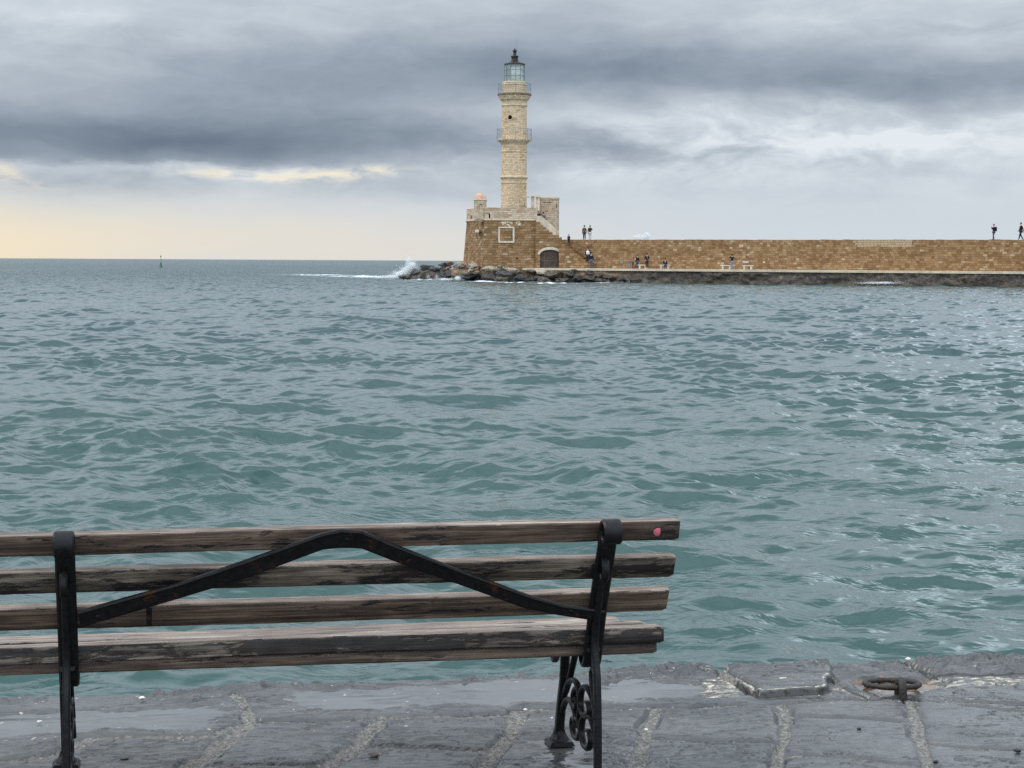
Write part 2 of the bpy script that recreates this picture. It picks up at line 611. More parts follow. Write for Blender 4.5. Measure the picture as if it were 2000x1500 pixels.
def mat_footing():
    m, nb, b = newmat('wet_footing_stone')
    uvn = nb.n.new('ShaderNodeUVMap').outputs[0]
    s, z, _ = nb.sep(uvn)
    v = nb.n.new('ShaderNodeTexVoronoi')
    v.feature = 'F1'
    nb.put(v.inputs['Vector'], nb.vm('ADD', nb.vm('MULTIPLY', uvn, (1.0, 1.6, 1.0)), nb.vm('MULTIPLY', nb.noise(uvn, 2.0, 3.0, col=True), (.3, .3, 0))))
    v.inputs['Scale'].default_value = 2.2
    n = nb.noise(uvn, 3.5, 6.0, 0.7)
    big = nb.noise(nb.vm('MULTIPLY', uvn, (.3, 1, 1)), 0.25, 4.0, 0.6)
    f = nb.add(nb.mul(n, 0.7), nb.mul(nb.sub(v.outputs[0], 0.3), 0.35))
    c = nb.ramp(f, [(0.22, (.018, .014, .011)), (0.45, (.055, .040, .028)), (0.60, (.13, .095, .062)), (0.74, (.36, .27, .18))])
    # brown dry upper course towards the lighthouse end, algae at the waterline
    c2 = nb.ramp(f, [(0.2, (.08, .055, .03)), (0.5, (.22, .14, .07)), (0.8, (.38, .27, .15))])
    g = nb.mul(nb.sub(1.0, nb.ss(nb.add(s, nb.mul(big, 10.0)), 9.0, 18.0)), nb.ss(nb.add(z, nb.mul(n, 0.5)), 0.85, 1.25))
    c = nb.mix(g, c, c2)
    al = nb.mul(nb.sub(1.0, nb.ss(nb.add(z, nb.mul(n, 0.6)), 0.35, 0.75)), nb.ss(big, 0.42, 0.6))
    c = nb.mix(nb.mul(al, 0.6), c, (.075, .060, .022))
    nb.put(b.inputs['Base Color'], c)
    b.inputs['Roughness'].default_value = 0.55
    nb.put(b.inputs['Normal'], nb.bump(f, 1.0, 0.12))
    return m


M_FOOT = mat_footing()


def mat_rock(name, stops, rough=0.8):
    m, nb, b = newmat(name)
    o = tc(nb, 'Object')
    oi = nb.n.new('ShaderNodeObjectInfo')
    v = nb.vm('ADD', o, nb.vm('MULTIPLY', nb.comb(oi.outputs['Random'], oi.outputs['Random'], oi.outputs['Random']), (31., 17., 7.)))
    n = nb.noise(v, 2.4, 7.0, 0.68)
    n2 = nb.noise(v, 7.0, 5.0, 0.7)
    f = nb.add(nb.mul(n, 0.65), nb.mul(n2, 0.35))
    f = nb.add(f, nb.mul(nb.sub(oi.outputs['Random'], 0.5), 0.12))
    nb.put(b.inputs['Base Color'], nb.ramp(f, stops))
    b.inputs['Roughness'].default_value = rough
    nb.put(b.inputs['Normal'], nb.bump(nb.add(f, nb.mul(n2, 0.5)), 1.0, 0.15))
    return m


M_RK = {
    'd': mat_rock('dark_wet_rock', [(0.36, (.008, .007, .007)), (0.5, (.034, .030, .026)), (0.66, (.12, .105, .085))], 0.5),
    's': mat_rock('slate_grey_rock', [(0.36, (.014, .014, .015)), (0.5, (.058, .055, .052)), (0.66, (.15, .14, .125))], 0.6),
    'b': mat_rock('brown_rock', [(0.36, (.018, .013, .008)), (0.5, (.09, .072, .048)), (0.66, (.22, .18, .13))], 0.7),
    'p': mat_rock('pale_limestone_rock', [(0.36, (.04, .03, .022)), (0.47, (.26, .21, .15)), (0.64, (.58, .50, .38))], 0.85),
    'r': mat_rock('rusty_rock', [(0.30, (.06, .03, .014)), (0.5, (.18, .095, .045)), (0.7, (.32, .2, .12))], 0.8),
    'k': mat_rock('pinkish_rock', [(0.30, (.2, .12, .09)), (0.5, (.40, .27, .21)), (0.7, (.50, .38, .3))], 0.8),
}


def mat_sea():
    m, nb, b = newmat('sea_water')
    p = nb.n.new('ShaderNodeNewGeometry').outputs['Position']
    px, py, pz = nb.sep(p)
    d = nb.vm('LENGTH', p, out=1)
    # cloudy green water, greener near the quay
    turb = nb.noise(p, 0.06, 3.0, 0.6)
    near = nb.sub(1.0, nb.ss(nb.add(py, nb.mul(turb, 14.0)), 16.0, 75.0))
    deep = nb.mix(near, (.017, .054, .058), (.020, .064, .057))
    deep = nb.mix(nb.mul(turb, 0.5), deep, (.024, .064, .061))
    foam = nb.attr('foam')
    fn = nb.noise(nb.vm('MULTIPLY', p, (1.0, 0.55, 1.0)), 1.7, 7.0, 0.72)
    fm = nb.ss(nb.add(foam, nb.mul(nb.sub(fn, 0.5), 1.5)), 0.40, 0.72)
    fm = nb.mul(fm, nb.ss(foam, 0.02, 0.12))
    milky = nb.mul(foam, 0.55)
    c = nb.mix(milky, deep, (.26, .42, .42))
    c = nb.mix(fm, c, (.86, .88, .88))
    nb.put(b.inputs['Base Color'], c)
    nb.put(b.inputs['Roughness'], nb.add(nb.add(0.05, nb.mul(fm, 0.6)), nb.mul(nb.ss(d, 60.0, 700.0), 0.16)))
    b.inputs['IOR'].default_value = 1.333
    # wind ripples with sharp crests
    def ridge(v): return nb.sub(1.0, nb.m('ABSOLUTE', nb.sub(nb.mul(v, 2.0), 1.0)))
    wv = nb.vm('ADD', p, nb.vm('MULTIPLY', nb.noise(p, 0.7, 2.0, 0.5, col=True), (.9, .9, 0.0)))
    rot = nb.n.new('ShaderNodeMapping')
    rot.inputs['Rotation'].default_value = (0, 0, R(14))
    nb.put(rot.inputs['Vector'], wv)
    q = rot.outputs[0]
    r1 = ridge(nb.noise(nb.vm('MULTIPLY', q, (1.0, 1.7, 1.0)), 1.5, 1.5, 0.5))
    r2 = ridge(nb.noise(nb.vm('MULTIPLY', q, (1.0, 1.6, 1.0)), 4.2, 2.0, 0.5))
    r3 = nb.noise(nb.vm('MULTIPLY', q, (1.0, 1.5, 1.0)), 12.0, 2.0, 0.5)
    patch = nb.ss(nb.noise(p, 0.20, 3.0, 0.55), 0.36, 0.64)
    lively = nb.add(0.45, nb.mul(patch, 0.8))
    h = nb.add(nb.mul(r1, 0.014), nb.mul(nb.mul(r2, 0.0125), nb.mul(lively, nb.sub(1.0, nb.ss(d, 18.0, 55.0)))))
    h = nb.add(h, nb.mul(nb.mul(r3, 0.0036), nb.mul(lively, nb.sub(1.0, nb.ss(d, 12.0, 30.0)))))
    far = ridge(nb.noise(nb.vm('MULTIPLY', q, (1.0, 1.6, 1.0)), 0.42, 3.0, 0.6))
    h = nb.add(h, nb.mul(nb.mul(far, 0.62), nb.ss(d, 60.0, 330.0)))
    nb.put(b.inputs['Normal'], nb.bump(h, 1.0, 1.0))
    return m


def mat_quay():
    m, nb, b = newmat('wet_slate_paving')
    p = nb.n.new('ShaderNodeNewGeometry').outputs['Position']
    joint = nb.attr('joint')
    pud = nb.attr('puddle')
    crust = nb.attr('crust')
    rust = nb.attr('rust')
    rot = nb.n.new('ShaderNodeMapping')
    rot.inputs['Rotation'].default_value = (0, 0, R(-9))
    nb.put(rot.inputs['Vector'], p)
    q = nb.vm('MULTIPLY', rot.outputs[0], (1.0, 2.1, 1.0))
    n1 = nb.noise(q, 2.2, 6.0, 0.65)
    n2 = nb.noise(q, 14.0, 6.0, 0.7)
    grit = nb.noise(p, 70.0, 4.0, 0.75)
    f = nb.add(nb.mul(n1, 0.55), nb.mul(n2, 0.45))
    c = nb.ramp(f, [(0.30, (.030, .031, .031)), (0.5, (.066, .067, .067)), (0.70, (.118, .117, .112))])
    warm = nb.noise(p, 1.1, 3.0, 0.6)
    c = nb.mix(nb.mul(nb.ss(warm, 0.5, 0.72), 0.45), c, (.085, .078, .068))
    jc = nb.ramp(grit, [(0.34, (.052, .048, .042)), (0.5, (.145, .136, .120)), (0.68, (.29, .27, .24))])
    jm = nb.ss(nb.add(joint, nb.mul(nb.sub(nb.noise(p, 30.0, 5.0, 0.75), 0.5), 0.7)), 0.30, 0.62)
    c = nb.mix(jm, c, jc)
    crk = nb.attr('crack')
    c = nb.mix(nb.mul(nb.ss(nb.add(crk, nb.mul(nb.sub(n2, 0.5), 0.8)), 0.35, 0.8), 0.85), c, (.011, .011, .010))
    cm = nb.ss(nb.add(crust, nb.mul(nb.sub(nb.noise(q, 17.0, 6.0, 0.75), 0.5), 2.2)), 0.45, 0.75)
    cc = nb.ramp(nb.noise(p, 45.0, 4.0, 0.7), [(0.3, (.16, .12, .07)), (0.5, (.50, .44, .33)), (0.7, (.72, .68, .58))])
    c = nb.mix(cm, c, cc)
    rm = nb.ss(nb.add(rust, nb.mul(nb.sub(nb.noise(p, 22.0, 5.0, 0.75), 0.5), 1.7)), 0.55, 0.95)
    c = nb.mix(rm, c, nb.ramp(nb.noise(p, 30.0, 3.0, 0.6), [(0.3, (.10, .05, .02)), (0.52, (.20, .10, .045)), (0.75, (.50, .36, .24))]))
    c = nb.mix(nb.ss(nb.add(nb.attr('face_dark'), nb.mul(nb.sub(nb.noise(q, 25.0, 4.0, 0.7), 0.5), 0.9)), 0.35, 0.7), c, (.014, .012, .008))
    c = nb.mix(nb.mul(pud, 0.35), c, (.09, .09, .088))
    nb.put(b.inputs['Base Color'], c)
    wet = nb.ss(nb.noise(p, 2.6, 5.0, 0.65), 0.40, 0.64)
    ro = nb.sub(0.30, nb.mul(wet, 0.17))
    ro = nb.add(ro, nb.mul(nb.m('MAXIMUM', jm, cm), 0.3))
    ro = nb.m('MAXIMUM', nb.sub(ro, nb.mul(pud, 0.5)), 0.06)
    nb.put(b.inputs['Roughness'], ro)
    b.inputs['Specular IOR Level'].default_value = 0.5
    hh = nb.add(nb.mul(n2, 0.55), nb.mul(nb.mul(grit, nb.add(0.05, jm)), 0.6))
    dry = nb.sub(1.0, nb.mul(pud, 0.97))
    nb.put(b.inputs['Normal'], nb.bump(nb.mul(hh, dry), 0.8, 0.006))
    return m


def mat_wood(name, lo, mid_, hi, tar=0.5, seed=0.0):
    m, nb, b = newmat(name)
    o = tc(nb, 'Object')
    oi = nb.n.new('ShaderNodeObjectInfo')
    off = nb.vm('MULTIPLY', nb.comb(oi.outputs['Random'], oi.outputs['Random'], 0.0), (23.0, 9.0, 0))
    v = nb.vm('ADD', o, off)
    v = nb.vm('ADD', v, (seed, seed, seed))
    g1 = nb.noise(nb.vm('MULTIPLY', v, (1.6, 46.0, 46.0)), 1.0, 5.0, 0.62, 0.6)
    g2 = nb.noise(nb.vm('MULTIPLY', v, (7.0, 170.0, 170.0)), 1.0, 3.0, 0.6, 0.4)
    big = nb.noise(nb.vm('MULTIPLY', v, (2.2, 9.0, 9.0)), 1.0, 5.0, 0.65)
    f = nb.add(nb.add(nb.mul(g1, 0.45), nb.mul(g2, 0.30)), nb.mul(big, 0.30))
    c = nb.ramp(f, [(0.42, lo), (0.525, mid_), (0.635, hi)])
    # remains of old dark paint and mould, blotchy and torn along the grain
    tn = nb.noise(nb.vm('MULTIPLY', v, (9.0, 52.0, 52.0)), 1.0, 8.0, 0.74, 0.5)
    tb = nb.noise(nb.vm('MULTIPLY', v, (3.0, 14.0, 14.0)), 1.0, 4.0, 0.6)
    tm = nb.ss(nb.add(nb.mul(tn, 0.6), nb.mul(tb, 0.55)), 0.70 - tar * 0.12, 0.76 - tar * 0.12)
    c = nb.mix(nb.mul(tm, 0.92), c, (.008, .006, .006))
    rd = nb.ss(nb.noise(nb.vm('MULTIPLY', v, (3.0, 22.0, 22.0)), 1.0, 5.0, 0.7), 0.60, 0.70)
    c = nb.mix(nb.mul(rd, 0.55), c, (.045, .014, .011))
    nb.put(b.inputs['Base Color'], c)
    b.inputs['Roughness'].default_value = 0.48
    b.inputs['Specular IOR Level'].default_value = 0.40
    nb.put(b.inputs['Normal'], nb.bump(nb.add(f, nb.mul(tm, 0.3)), 0.9, 0.004))
    return m


M_WOOD_BACK = mat_wood('shaded_worn_wood', (.022, .014, .010), (.082, .055, .039), (.205, .148, .108), 0.55)  # worn wood, darkened so the rear faces' shade is in the colour
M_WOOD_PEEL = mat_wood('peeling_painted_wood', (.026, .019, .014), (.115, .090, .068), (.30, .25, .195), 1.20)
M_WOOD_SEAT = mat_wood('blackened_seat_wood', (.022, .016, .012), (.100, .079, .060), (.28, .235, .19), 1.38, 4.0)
M_WOOD_LIT_TOP = mat_wood('lit_top_wood', (.055, .038, .029), (.205, .155, .122), (.44, .36, .30), 0.25)  # same wood made paler: light on the tops put into the colour


def mat_iron(name, rust=0.2):
    m, nb, b = newmat(name)
    o = tc(nb, 'Object')
    n = nb.noise(o, 14.0, 6.0, 0.7)
    n2 = nb.noise(o, 60.0, 4.0, 0.6)
    c = nb.ramp(n2, [(0.35, (.003, .003, .0035)), (0.65, (.009, .009, .010))])
    rm = nb.mul(nb.ss(n, 0.62 - rust * 0.15, 0.74 - rust * 0.15), min(1, rust * 2.2))
    c = nb.mix(rm, c, (.06, .022, .009))
    nb.put(b.inputs['Base Color'], c)
    nb.put(b.inputs['Roughness'], nb.add(0.40, nb.mul(rm, 0.4)))
    b.inputs['Specular IOR Level'].default_value = 0.22
    nb.put(b.inputs['Normal'], nb.bump(nb.add(n2, nb.mul(n, 0.7)), 0.5, 0.003))
    return m


M_IRON = mat_iron('black_painted_iron', 0.15)
M_IRON_BRACE = mat_iron('black_iron_with_rust', 0.42)


def mat_rusty():
    m, nb, b = newmat('rusted_iron')
    o = tc(nb, 'Object')
    n = nb.noise(o, 40.0, 6.0, 0.7)
    nb.put(b.inputs['Base Color'], nb.ramp(n, [(0.3, (.007, .005, .0045)), (0.55, (.022, .015, .012)), (0.75, (.070, .036, .022))]))
    b.inputs['Roughness'].default_value = 0.55
    nb.put(b.inputs['Normal'], nb.bump(n, 1.0, 0.006))
    return m


M_RUST = mat_rusty()


# ------------------------------------------------------------------ sea
def build_sea():
    rng = np.random.default_rng(11)
    d = np.concatenate([np.exp(np.linspace(math.log(6.2), math.log(9.9), 120)), np.exp(np.linspace(math.log(10.0), math.log(330.0), 2350)), np.exp(np.linspace(math.log(330.8), math.log(900.0), 420)), np.exp(np.linspace(math.log(940.0), math.log(30000.0), 60))])
    a = np.concatenate([np.linspace(-75, -18, 40)[:-1], np.linspace(-18, 18, 820), np.linspace(18, 75, 40)[1:]])
    a = np.radians(a)
    D, A = np.meshgrid(d, a, indexing='ij')
    X0 = (D * np.sin(A)).astype(np.float32)
    Y0 = (D * np.cos(A)).astype(np.float32)
    Z = np.zeros_like(X0); DX = np.zeros_like(X0); DY = np.zeros_like(X0)
    dd = np.gradient(d)
    # gust patches: where the short waves are livelier
    gust = (0.62 + 0.85 * sstep(fbm(X0 / 5.0, Y0 / 8.0, 3, 5), .22, .78)).astype(np.float32)
    NW = 170
    lam = np.exp(np.linspace(math.log(0.17), math.log(8.5), NW)) * rng.uniform(0.97, 1.03, NW)
    for i in range(NW):
        L = lam[i]
        k = 2 * math.pi / L
        spread = 0.50 + 0.45 * math.exp(-L / 1.5)
        th = rng.normal(R(-100), spread)     # the chop runs in from the harbour mouth towards the quay
        if rng.random() < 0.18:
            th = rng.normal(R(20), 0.7)      # reflected cross sea
        slope = (0.0300 if L < 1.5 else (0.0205 if L < 3.0 else 0.0135)) * (1.0 if L > 0.4 else (L / 0.4) ** 0.7) * (1.0 if L < 5.0 else 5.0 / L)
        amp = slope / k
        att = np.clip((L / np.maximum(dd, d * .0016) - 1.6) / 2.4, 0, 1).astype(np.float32)
        nz = np.nonzero(att > 0)[0]
        if len(nz) == 0:
            continue
        e = nz[-1] + 1
        kx, ky = k * math.cos(th), k * math.sin(th)
        ph = (kx * X0[:e] + ky * Y0[:e] + rng.uniform(0, 6.283)).astype(np.float32)
        g = amp * att[:e, None] * (gust[:e] if L < 1.6 else 1.0)
        s_, c_ = np.sin(ph), np.cos(ph)
        Z[:e] += g * c_
        ch = 0.85 if L > 0.5 else 0.25
        DX[:e] -= ch * g * math.cos(th) * s_
        DY[:e] -= ch * g * math.sin(th) * s_
    # foam: around the rocks, along the sea wall, the breaking wave left of the rocks
    F = np.zeros_like(X0)

    def patch(px, py, sx, sy, amp):
        nonlocal F
        c = ground(px, py, 0.0)
        cx, cy = c[0], c[1]
        F = np.maximum(F, (amp * np.exp(-((X0 - cx) / sx) ** 2 - ((Y0 - cy) / sy) ** 2)).astype(np.float32))
    for q in [(745, 541.5, 5.0, 13, 1.0), (780, 543, 3.4, 10, 1.1), (690, 540, 5.5, 15, .80), (625, 537.5, 7, 16, .66), (585, 536, 5.0, 10, .50),
              (870, 547.5, 5.5, 5.5, .85), (893, 547.5, 1.2, 5, .9), (830, 546.5, 4.0, 5, .8), (925, 549, 4.5, 5, .70), (965, 551, 4.5, 5, .72), (1010, 552, 3.5, 4, .62),
              (1065, 554, 3.5, 4, .68), (1100, 554, 2.5, 4, .62), (1215, 552, 2.5, 4, .75), (1250, 551, 3.2, 4, .8), (1290, 550.5, 3.0, 4, .66), (1170, 553, 3.0, 3.5, .6),
              (1690, 557, 3.2, 3.5, .95), (1735, 556, 2.6, 3, 1.0), (1640, 558, 2.4, 3, .5), (1900, 562, 4.5, 3, .40), (1450, 555, 6, 3, .34)]:
        patch(*q)
    # scattered small whitecaps on steep crests far out
    me = grid_mesh('sea', X0 + DX, Y0 + DY, Z, {'foam': np.clip(F, 0, 1.2)})
    o = obj('sea', me, mat_sea())
    tag(o, kind='structure')
    return o


build_sea()


# ------------------------------------------------------------------ quay paving (one height field with joints, chips and puddles)
EY = R(11.7)
E0 = ground(1000, 1318, ZQ)
EU = np.array([math.cos(EY), math.sin(EY)])
EV = np.array([math.sin(EY), -math.cos(EY)])     # from the edge back towards the camera


def q_ab(px, py):
    g = ground(px, py, ZQ)[:2] - E0[:2]
    return float(g @ EU), float(g @ EV)


def build_quay():
    a = np.concatenate([-np.geomspace(2.7, 70, 26)[::-1], np.arange(-2.68, 2.75, 0.0048), np.geomspace(2.77, 70, 26)])
    bb = np.concatenate([np.arange(0.0, 2.75, 0.0062), np.geomspace(2.76, 30, 24)])
    A, B = np.meshgrid(a, bb, indexing='xy')
    A = A.astype(np.float32); B = B.astype(np.float32)
    joints = [   # photo outline of the slab joints, width in metres
        ([(-60, 1492), (90, 1476), (130, 1463), (168, 1444)], .045), ([(165, 1443), (250, 1438), (410, 1437), (435, 1424), (500, 1409), (620, 1410), (740, 1403), (850, 1400), (1000, 1395), (1040, 1384)], .035),
        ([(486, 1412), (440, 1445), (400, 1480), (365, 1497), (330, 1540)], .062), ([(365, 1496), (520, 1491), (610, 1494)], .014),
        ([(745, 1402), (700, 1450), (660, 1480), (600, 1506), (560, 1560)], .060), ([(700, 1454), (860, 1459), (980, 1464)], .022), ([(1012, 1388), (1000, 1430), (962, 1466), (935, 1510), (910, 1560)], .055),
        ([(1040, 1384), (1130, 1382), (1240, 1377), (1345, 1379), (1380, 1375), (1525, 1372), (1600, 1363), (1660, 1361), (1775, 1359), (1795, 1366), (1900, 1371), (2060, 1375)], .016),
        ([(1283, 1381), (1262, 1420), (1246, 1475), (1236, 1540)], .045), ([(1262, 1444), (1330, 1445), (1480, 1449), (1518, 1456)], .020),
        ([(1527, 1374), (1536, 1400), (1534, 1430), (1523, 1470), (1512, 1540)], .036), ([(1540, 1394), (1640, 1397), (1700, 1402), (1782, 1408)], .012), ([(1535, 1479), (1640, 1485), (1700, 1488), (1800, 1498)], .014),
        ([(1776, 1362), (1786, 1400), (1797, 1450), (1812, 1500), (1822, 1550)], .042), ([(1805, 1451), (1900, 1457), (2060, 1460)], .022), ([(1880, 1376), (2060, 1390)], .008),
        ([(460, 1356), (478, 1378), (488, 1412)], .05), ([(-60, 1540), (300, 1541), (900, 1545), (1500, 1548), (2060, 1545)], .02),
        ([(1388, 1299), (1402, 1312), (1455, 1340), (1470, 1350)], .02), ([(1590, 1297), (1612, 1318), (1650, 1345), (1690, 1356)], .014), ([(1748, 1290), (1790, 1312), (1850, 1330)], .016),
    ]
    J = np.full(A.shape, 9.0, np.float32)
    wob = (fbm(A * 9, B * 9, 4, 3) - 0.5) * 0.016
    wob2 = (fbm(A * 9, B * 9, 4, 33) - 0.5) * 0.016
    Aw, Bw = A + wob, B + wob2
    for pts, wd in joints:
        wd = max(wd, .021)
        P = [q_ab(*p) for p in pts]
        for (x0, y0), (x1, y1) in zip(P[:-1], P[1:]):
            m = (A > min(x0, x1) - .25) & (A < max(x0, x1) + .25) & (B > min(y0, y1) - .25) & (B < max(y0, y1) + .25)
            ax, by = Aw[m], Bw[m]
            L2 = (x1 - x0) ** 2 + (y1 - y0) ** 2
            t = np.clip(((ax - x0) * (x1 - x0) + (by - y0) * (y1 - y0)) / L2, 0, 1)
            dist = np.hypot(ax - x0 - t * (x1 - x0), by - y0 - t * (y1 - y0)) - wd * (0.20 + 0.46 * fbm(ax * 4, by * 4, 2, 19))
            J[m] = np.minimum(J[m], dist)
    joint = 1 - sstep(J, -0.004, 0.006)
    sl = fbm(A * 1.3, B * 1.6, 3, 21)
    lay = fbm(A * 5 + 2 * sl, B * 22 - A * 2.2, 4, 8)
    lay2 = fbm(A * 16, B * 60 - A * 8, 3, 9)
    ridge = np.abs(lay * 2 - 1)
    H = (sl - 0.5) * 0.030 + (ridge - 0.3) * 0.005 + (lay2 - 0.5) * 0.0035
    # cleft slate: thin broken ledges running along the slabs
    cl = fbm(A * 1.7 + 3, B * 7 - A * .9, 5, 44) * 11
    fr = cl - np.floor(cl)
    H += (sstep(fr, 0.0, .12) - fr) * 0.0045 * sstep(fbm(A * 1.9, B * 2.6, 2, 45), .38, .60)
    step = np.floor(fbm(A * 2.2, B * 6 - A * .8, 4, 40) * 9) / 9
    H += (step - 0.5) * 0.008
    H -= np.exp(-np.maximum(J, 0) / 0.014) * 0.006
    grit = fbm(A * 70, B * 70, 3, 14)
    H = H - joint * 0.008 + joint * (grit - 0.5) * 0.016
    dip = np.exp(-((J - 0.010) / 0.007) ** 2) * 0.013 * sstep(fbm(A * 4, B * 4, 2, 31), .35, .55)
    crack = np.abs(fbm(A * 2.3 + 9, B * 7 - A * 1.5, 4, 61) - .5)
    crk = np.exp(-(crack / .009) ** 2) * sstep(fbm(A * 1.1, B * 2, 2, 62), .50, .58)
    H -= crk * .006
    crackm = np.maximum(crk * .8, np.exp(-((J - 0.009) / 0.005) ** 2) * sstep(fbm(A * 4, B * 4, 2, 31), .35, .55))
    crackm = np.maximum(crackm, (fr < .10) * .55 * sstep(fbm(A * 1.9, B * 2.6, 2, 45), .45, .62))
    H -= dip

    def pn(px, py): return q_ab(px, py)

    ragA = (fbm(A * 11, B * 11, 5, 101) - .5) * .026
    ragB = (fbm(A * 11, B * 11, 5, 102) - .5) * .020

    def inside(poly, soft=0.01):
        Aw, Bw = A + wob + ragA, B + wob2 + ragB
        P = np.array([pn(*p) for p in poly])
        sd = np.full(A.shape, 9.0, np.float32)
        ins = np.zeros(A.shape, bool)
        n = len(P)
        for i in range(n):
            x0, y0 = P[i]; x1, y1 = P[(i + 1) % n]
            L2 = (x1 - x0) ** 2 + (y1 - y0) ** 2 + 1e-9
            t = np.clip(((Aw - x0) * (x1 - x0) + (Bw - y0) * (y1 - y0)) / L2, 0, 1)
            sd = np.minimum(sd, np.hypot(Aw - x0 - t * (x1 - x0), Bw - y0 - t * (y1 - y0)))
            c = ((y0 > Bw) != (y1 > Bw)) & (Aw < (x1 - x0) * (Bw - y0) / (y1 - y0 + 1e-12) + x0)
            ins ^= c
        sd = np.where(ins, sd, -sd)
        return sstep(sd, -soft, soft), sd
    # proud coping stones by the edge
    c1, s1 = inside([(1388, 1285), (1600, 1285), (1612, 1322), (1614, 1350), (1545, 1355), (1484, 1360), (1460, 1346), (1400, 1310)], .004)
    c2, s2 = inside([(1600, 1280), (1748, 1280), (1800, 1318), (1700, 1330), (1640, 1318)], .02)
    c3, s3 = inside([(1752, 1270), (2100, 1262), (2100, 1316), (1800, 1316)], .02)
    c4, s4 = inside([(1000, 1300), (1388, 1285), (1400, 1312), (1300, 1322), (1180, 1330)], .03)
    rough = fbm(A * 26, B * 34, 4, 77) - 0.5
    H += c1 * (0.023 + (fbm(A * 4, B * 9, 4, 78) - .5) * .014) + c2 * (0.008 + rough * 0.018) + c3 * (0.016 + rough * 0.03) + c4 * (0.004 + rough * 0.03)
    ledge = sstep(B, 0.16, 0.0)
    H += ledge * rough * 0.035 * (fbm(A * 2.5, B * 0, 2, 91) > 0.42)
    pit, sp = inside([(1655, 1328), (1700, 1320), (1800, 1322), (1850, 1338), (1790, 1351), (1720, 1354), (1676, 1342)], .02)
    H -= pit * 0.016
    # puddles: standing water fills the hollows of the upper courses
    lvl = 0.0
    zone = np.maximum.reduce([inside(pl, .15)[0] for pl in (
        [(-100, 1395), (420, 1372), (470, 1385), (420, 1425), (200, 1430), (-100, 1452)], [(540, 1345), (1010, 1322), (1130, 1322), (1250, 1312), (1350, 1312), (1330, 1345), (1230, 1372), (1020, 1380), (760, 1392), (560, 1395)],
        [(1150, 1330), (1330, 1320), (1400, 1345), (1300, 1372), (1180, 1375)], [(1020, 1440), (1160, 1440), (1180, 1500), (1000, 1500)])])
    hole = fbm(A * 3.0, B * 5.0, 4, 55)
    puddle = sstep(zone * (0.62 + 0.76 * hole) + (fbm(A * 7, B * 16, 5, 57) - .5) * .62, 0.50, 0.72) * (1 - c1) * sstep(A, 3.2, 2.6) * sstep(A, -3.2, -2.6)
    puddle *= (1 - joint * 0.75) * (.72 + .28 * sstep(fbm(A * 3, B * 7, 3, 58), .35, .6))
    pl2 = pit * sstep(0.5 + 0.5 * hole, 0.74, 0.76)
    puddle = np.maximum(puddle, pl2)
    flat = (sl - 0.5) * 0.035 * 0.3 - 0.006
    H = H * (1 - puddle) + np.minimum(flat, H) * puddle * 0 + flat * puddle
    # pale salt crust along broken edges, rust round the ring
    crust = np.maximum.reduce([inside(pl, .03)[0] for pl in ([(1395, 1312), (1460, 1340), (1465, 1358), (1380, 1362), (1355, 1352), (1370, 1330)], [(1790, 1318), (2080, 1322), (2080, 1338), (1850, 1342), (1800, 1334)],
                                                             [(1612, 1334), (1655, 1338), (1650, 1350), (1612, 1350)])]) * 0.50
    crust = np.maximum(crust * (1 - np.exp(-((s1 + .004) / 0.012) ** 2)), np.exp(-((s1 - .016) / 0.010) ** 2) * (B > .25) * 0.62)
    face_dark = np.exp(-((s1 + .006) / 0.012) ** 2) * (B > .20) * .95 + np.exp(-((s3 + .01) / 0.014) ** 2) * (B > .12) * .7  # dark band along the lower edges of the raised coping stones
    spots = (fbm(A * 34, B * 48, 2, 63) > 0.865) * 0.7 * (B < .75)
    crust = np.maximum(crust, spots)
    rust = inside([(1650, 1325), (1700, 1319), (1800, 1321), (1855, 1338), (1790, 1352), (1700, 1352)], .03)[0] * 0.95
    crust = np.maximum(crust, 0.85 * (1 - joint) * 0)
    # ragged edge
    eoff = (fbm(a * 2.1, a * 0, 3, 71) - 0.5) * 0.07 + (fbm(a * 14, a * 0, 3, 72) - 0.5) * 0.035
    eoff = np.where(np.abs(a) < 2.7, eoff, eoff * 0.3) + 0.085 * sstep(a, .70, .80)
    Bs = B + eoff[None, :] * sstep(B, 0.5, 0.0)
    WX = E0[0] + A * EU[0] + Bs * EV[0]
    WY = E0[1] + A * EU[1] + Bs * EV[1]
    far = (np.abs(A) < 2.9) & (B < 2.9)
    WZ = ZQ + H * np.where(far, 1.0, 0.35)
    # vertical face down into the water
    rows = []
    for k, (dz, ob) in enumerate([(1.9, -0.10), (0.9, -0.06), (0.35, -0.03), (0.10, 0.0), (0.03, -0.012), (0.012, -0.006)]):
        o_ = ob + (fbm(a * 3, a * 0 + k * .7, 3, 80) - .5) * 0.05
        rows.append((WX[0] + o_ * EV[0], WY[0] + o_ * EV[1], WZ[0] - dz))
    WX = np.vstack([np.array([r[0] for r in rows]), WX]); WY = np.vstack([np.array([r[1] for r in rows]), WY]); WZ = np.vstack([np.array([r[2] for r in rows]), WZ])

    def ext(v): return np.vstack([np.repeat(v[:1], 6, 0) * 0, v])
    me = grid_mesh('quay', WX[::-1], WY[::-1], WZ[::-1], {'joint': ext(joint)[::-1], 'puddle': ext(puddle)[::-1], 'crust': ext(crust)[::-1], 'rust': ext(rust)[::-1], 'face_dark': ext(np.clip(face_dark, 0, 1))[::-1], 'crack': ext(np.clip(crackm, 0, 1))[::-1]})
    o = obj('quay', me, mat_quay())
    tag(o, kind='structure')


build_quay()


# ------------------------------------------------------------------ bench
BY = R(11.0)
BP = ground(1073, 1452, ZQ)
LEGW = 0.055
U_R, U_L = 0.015, -1.512


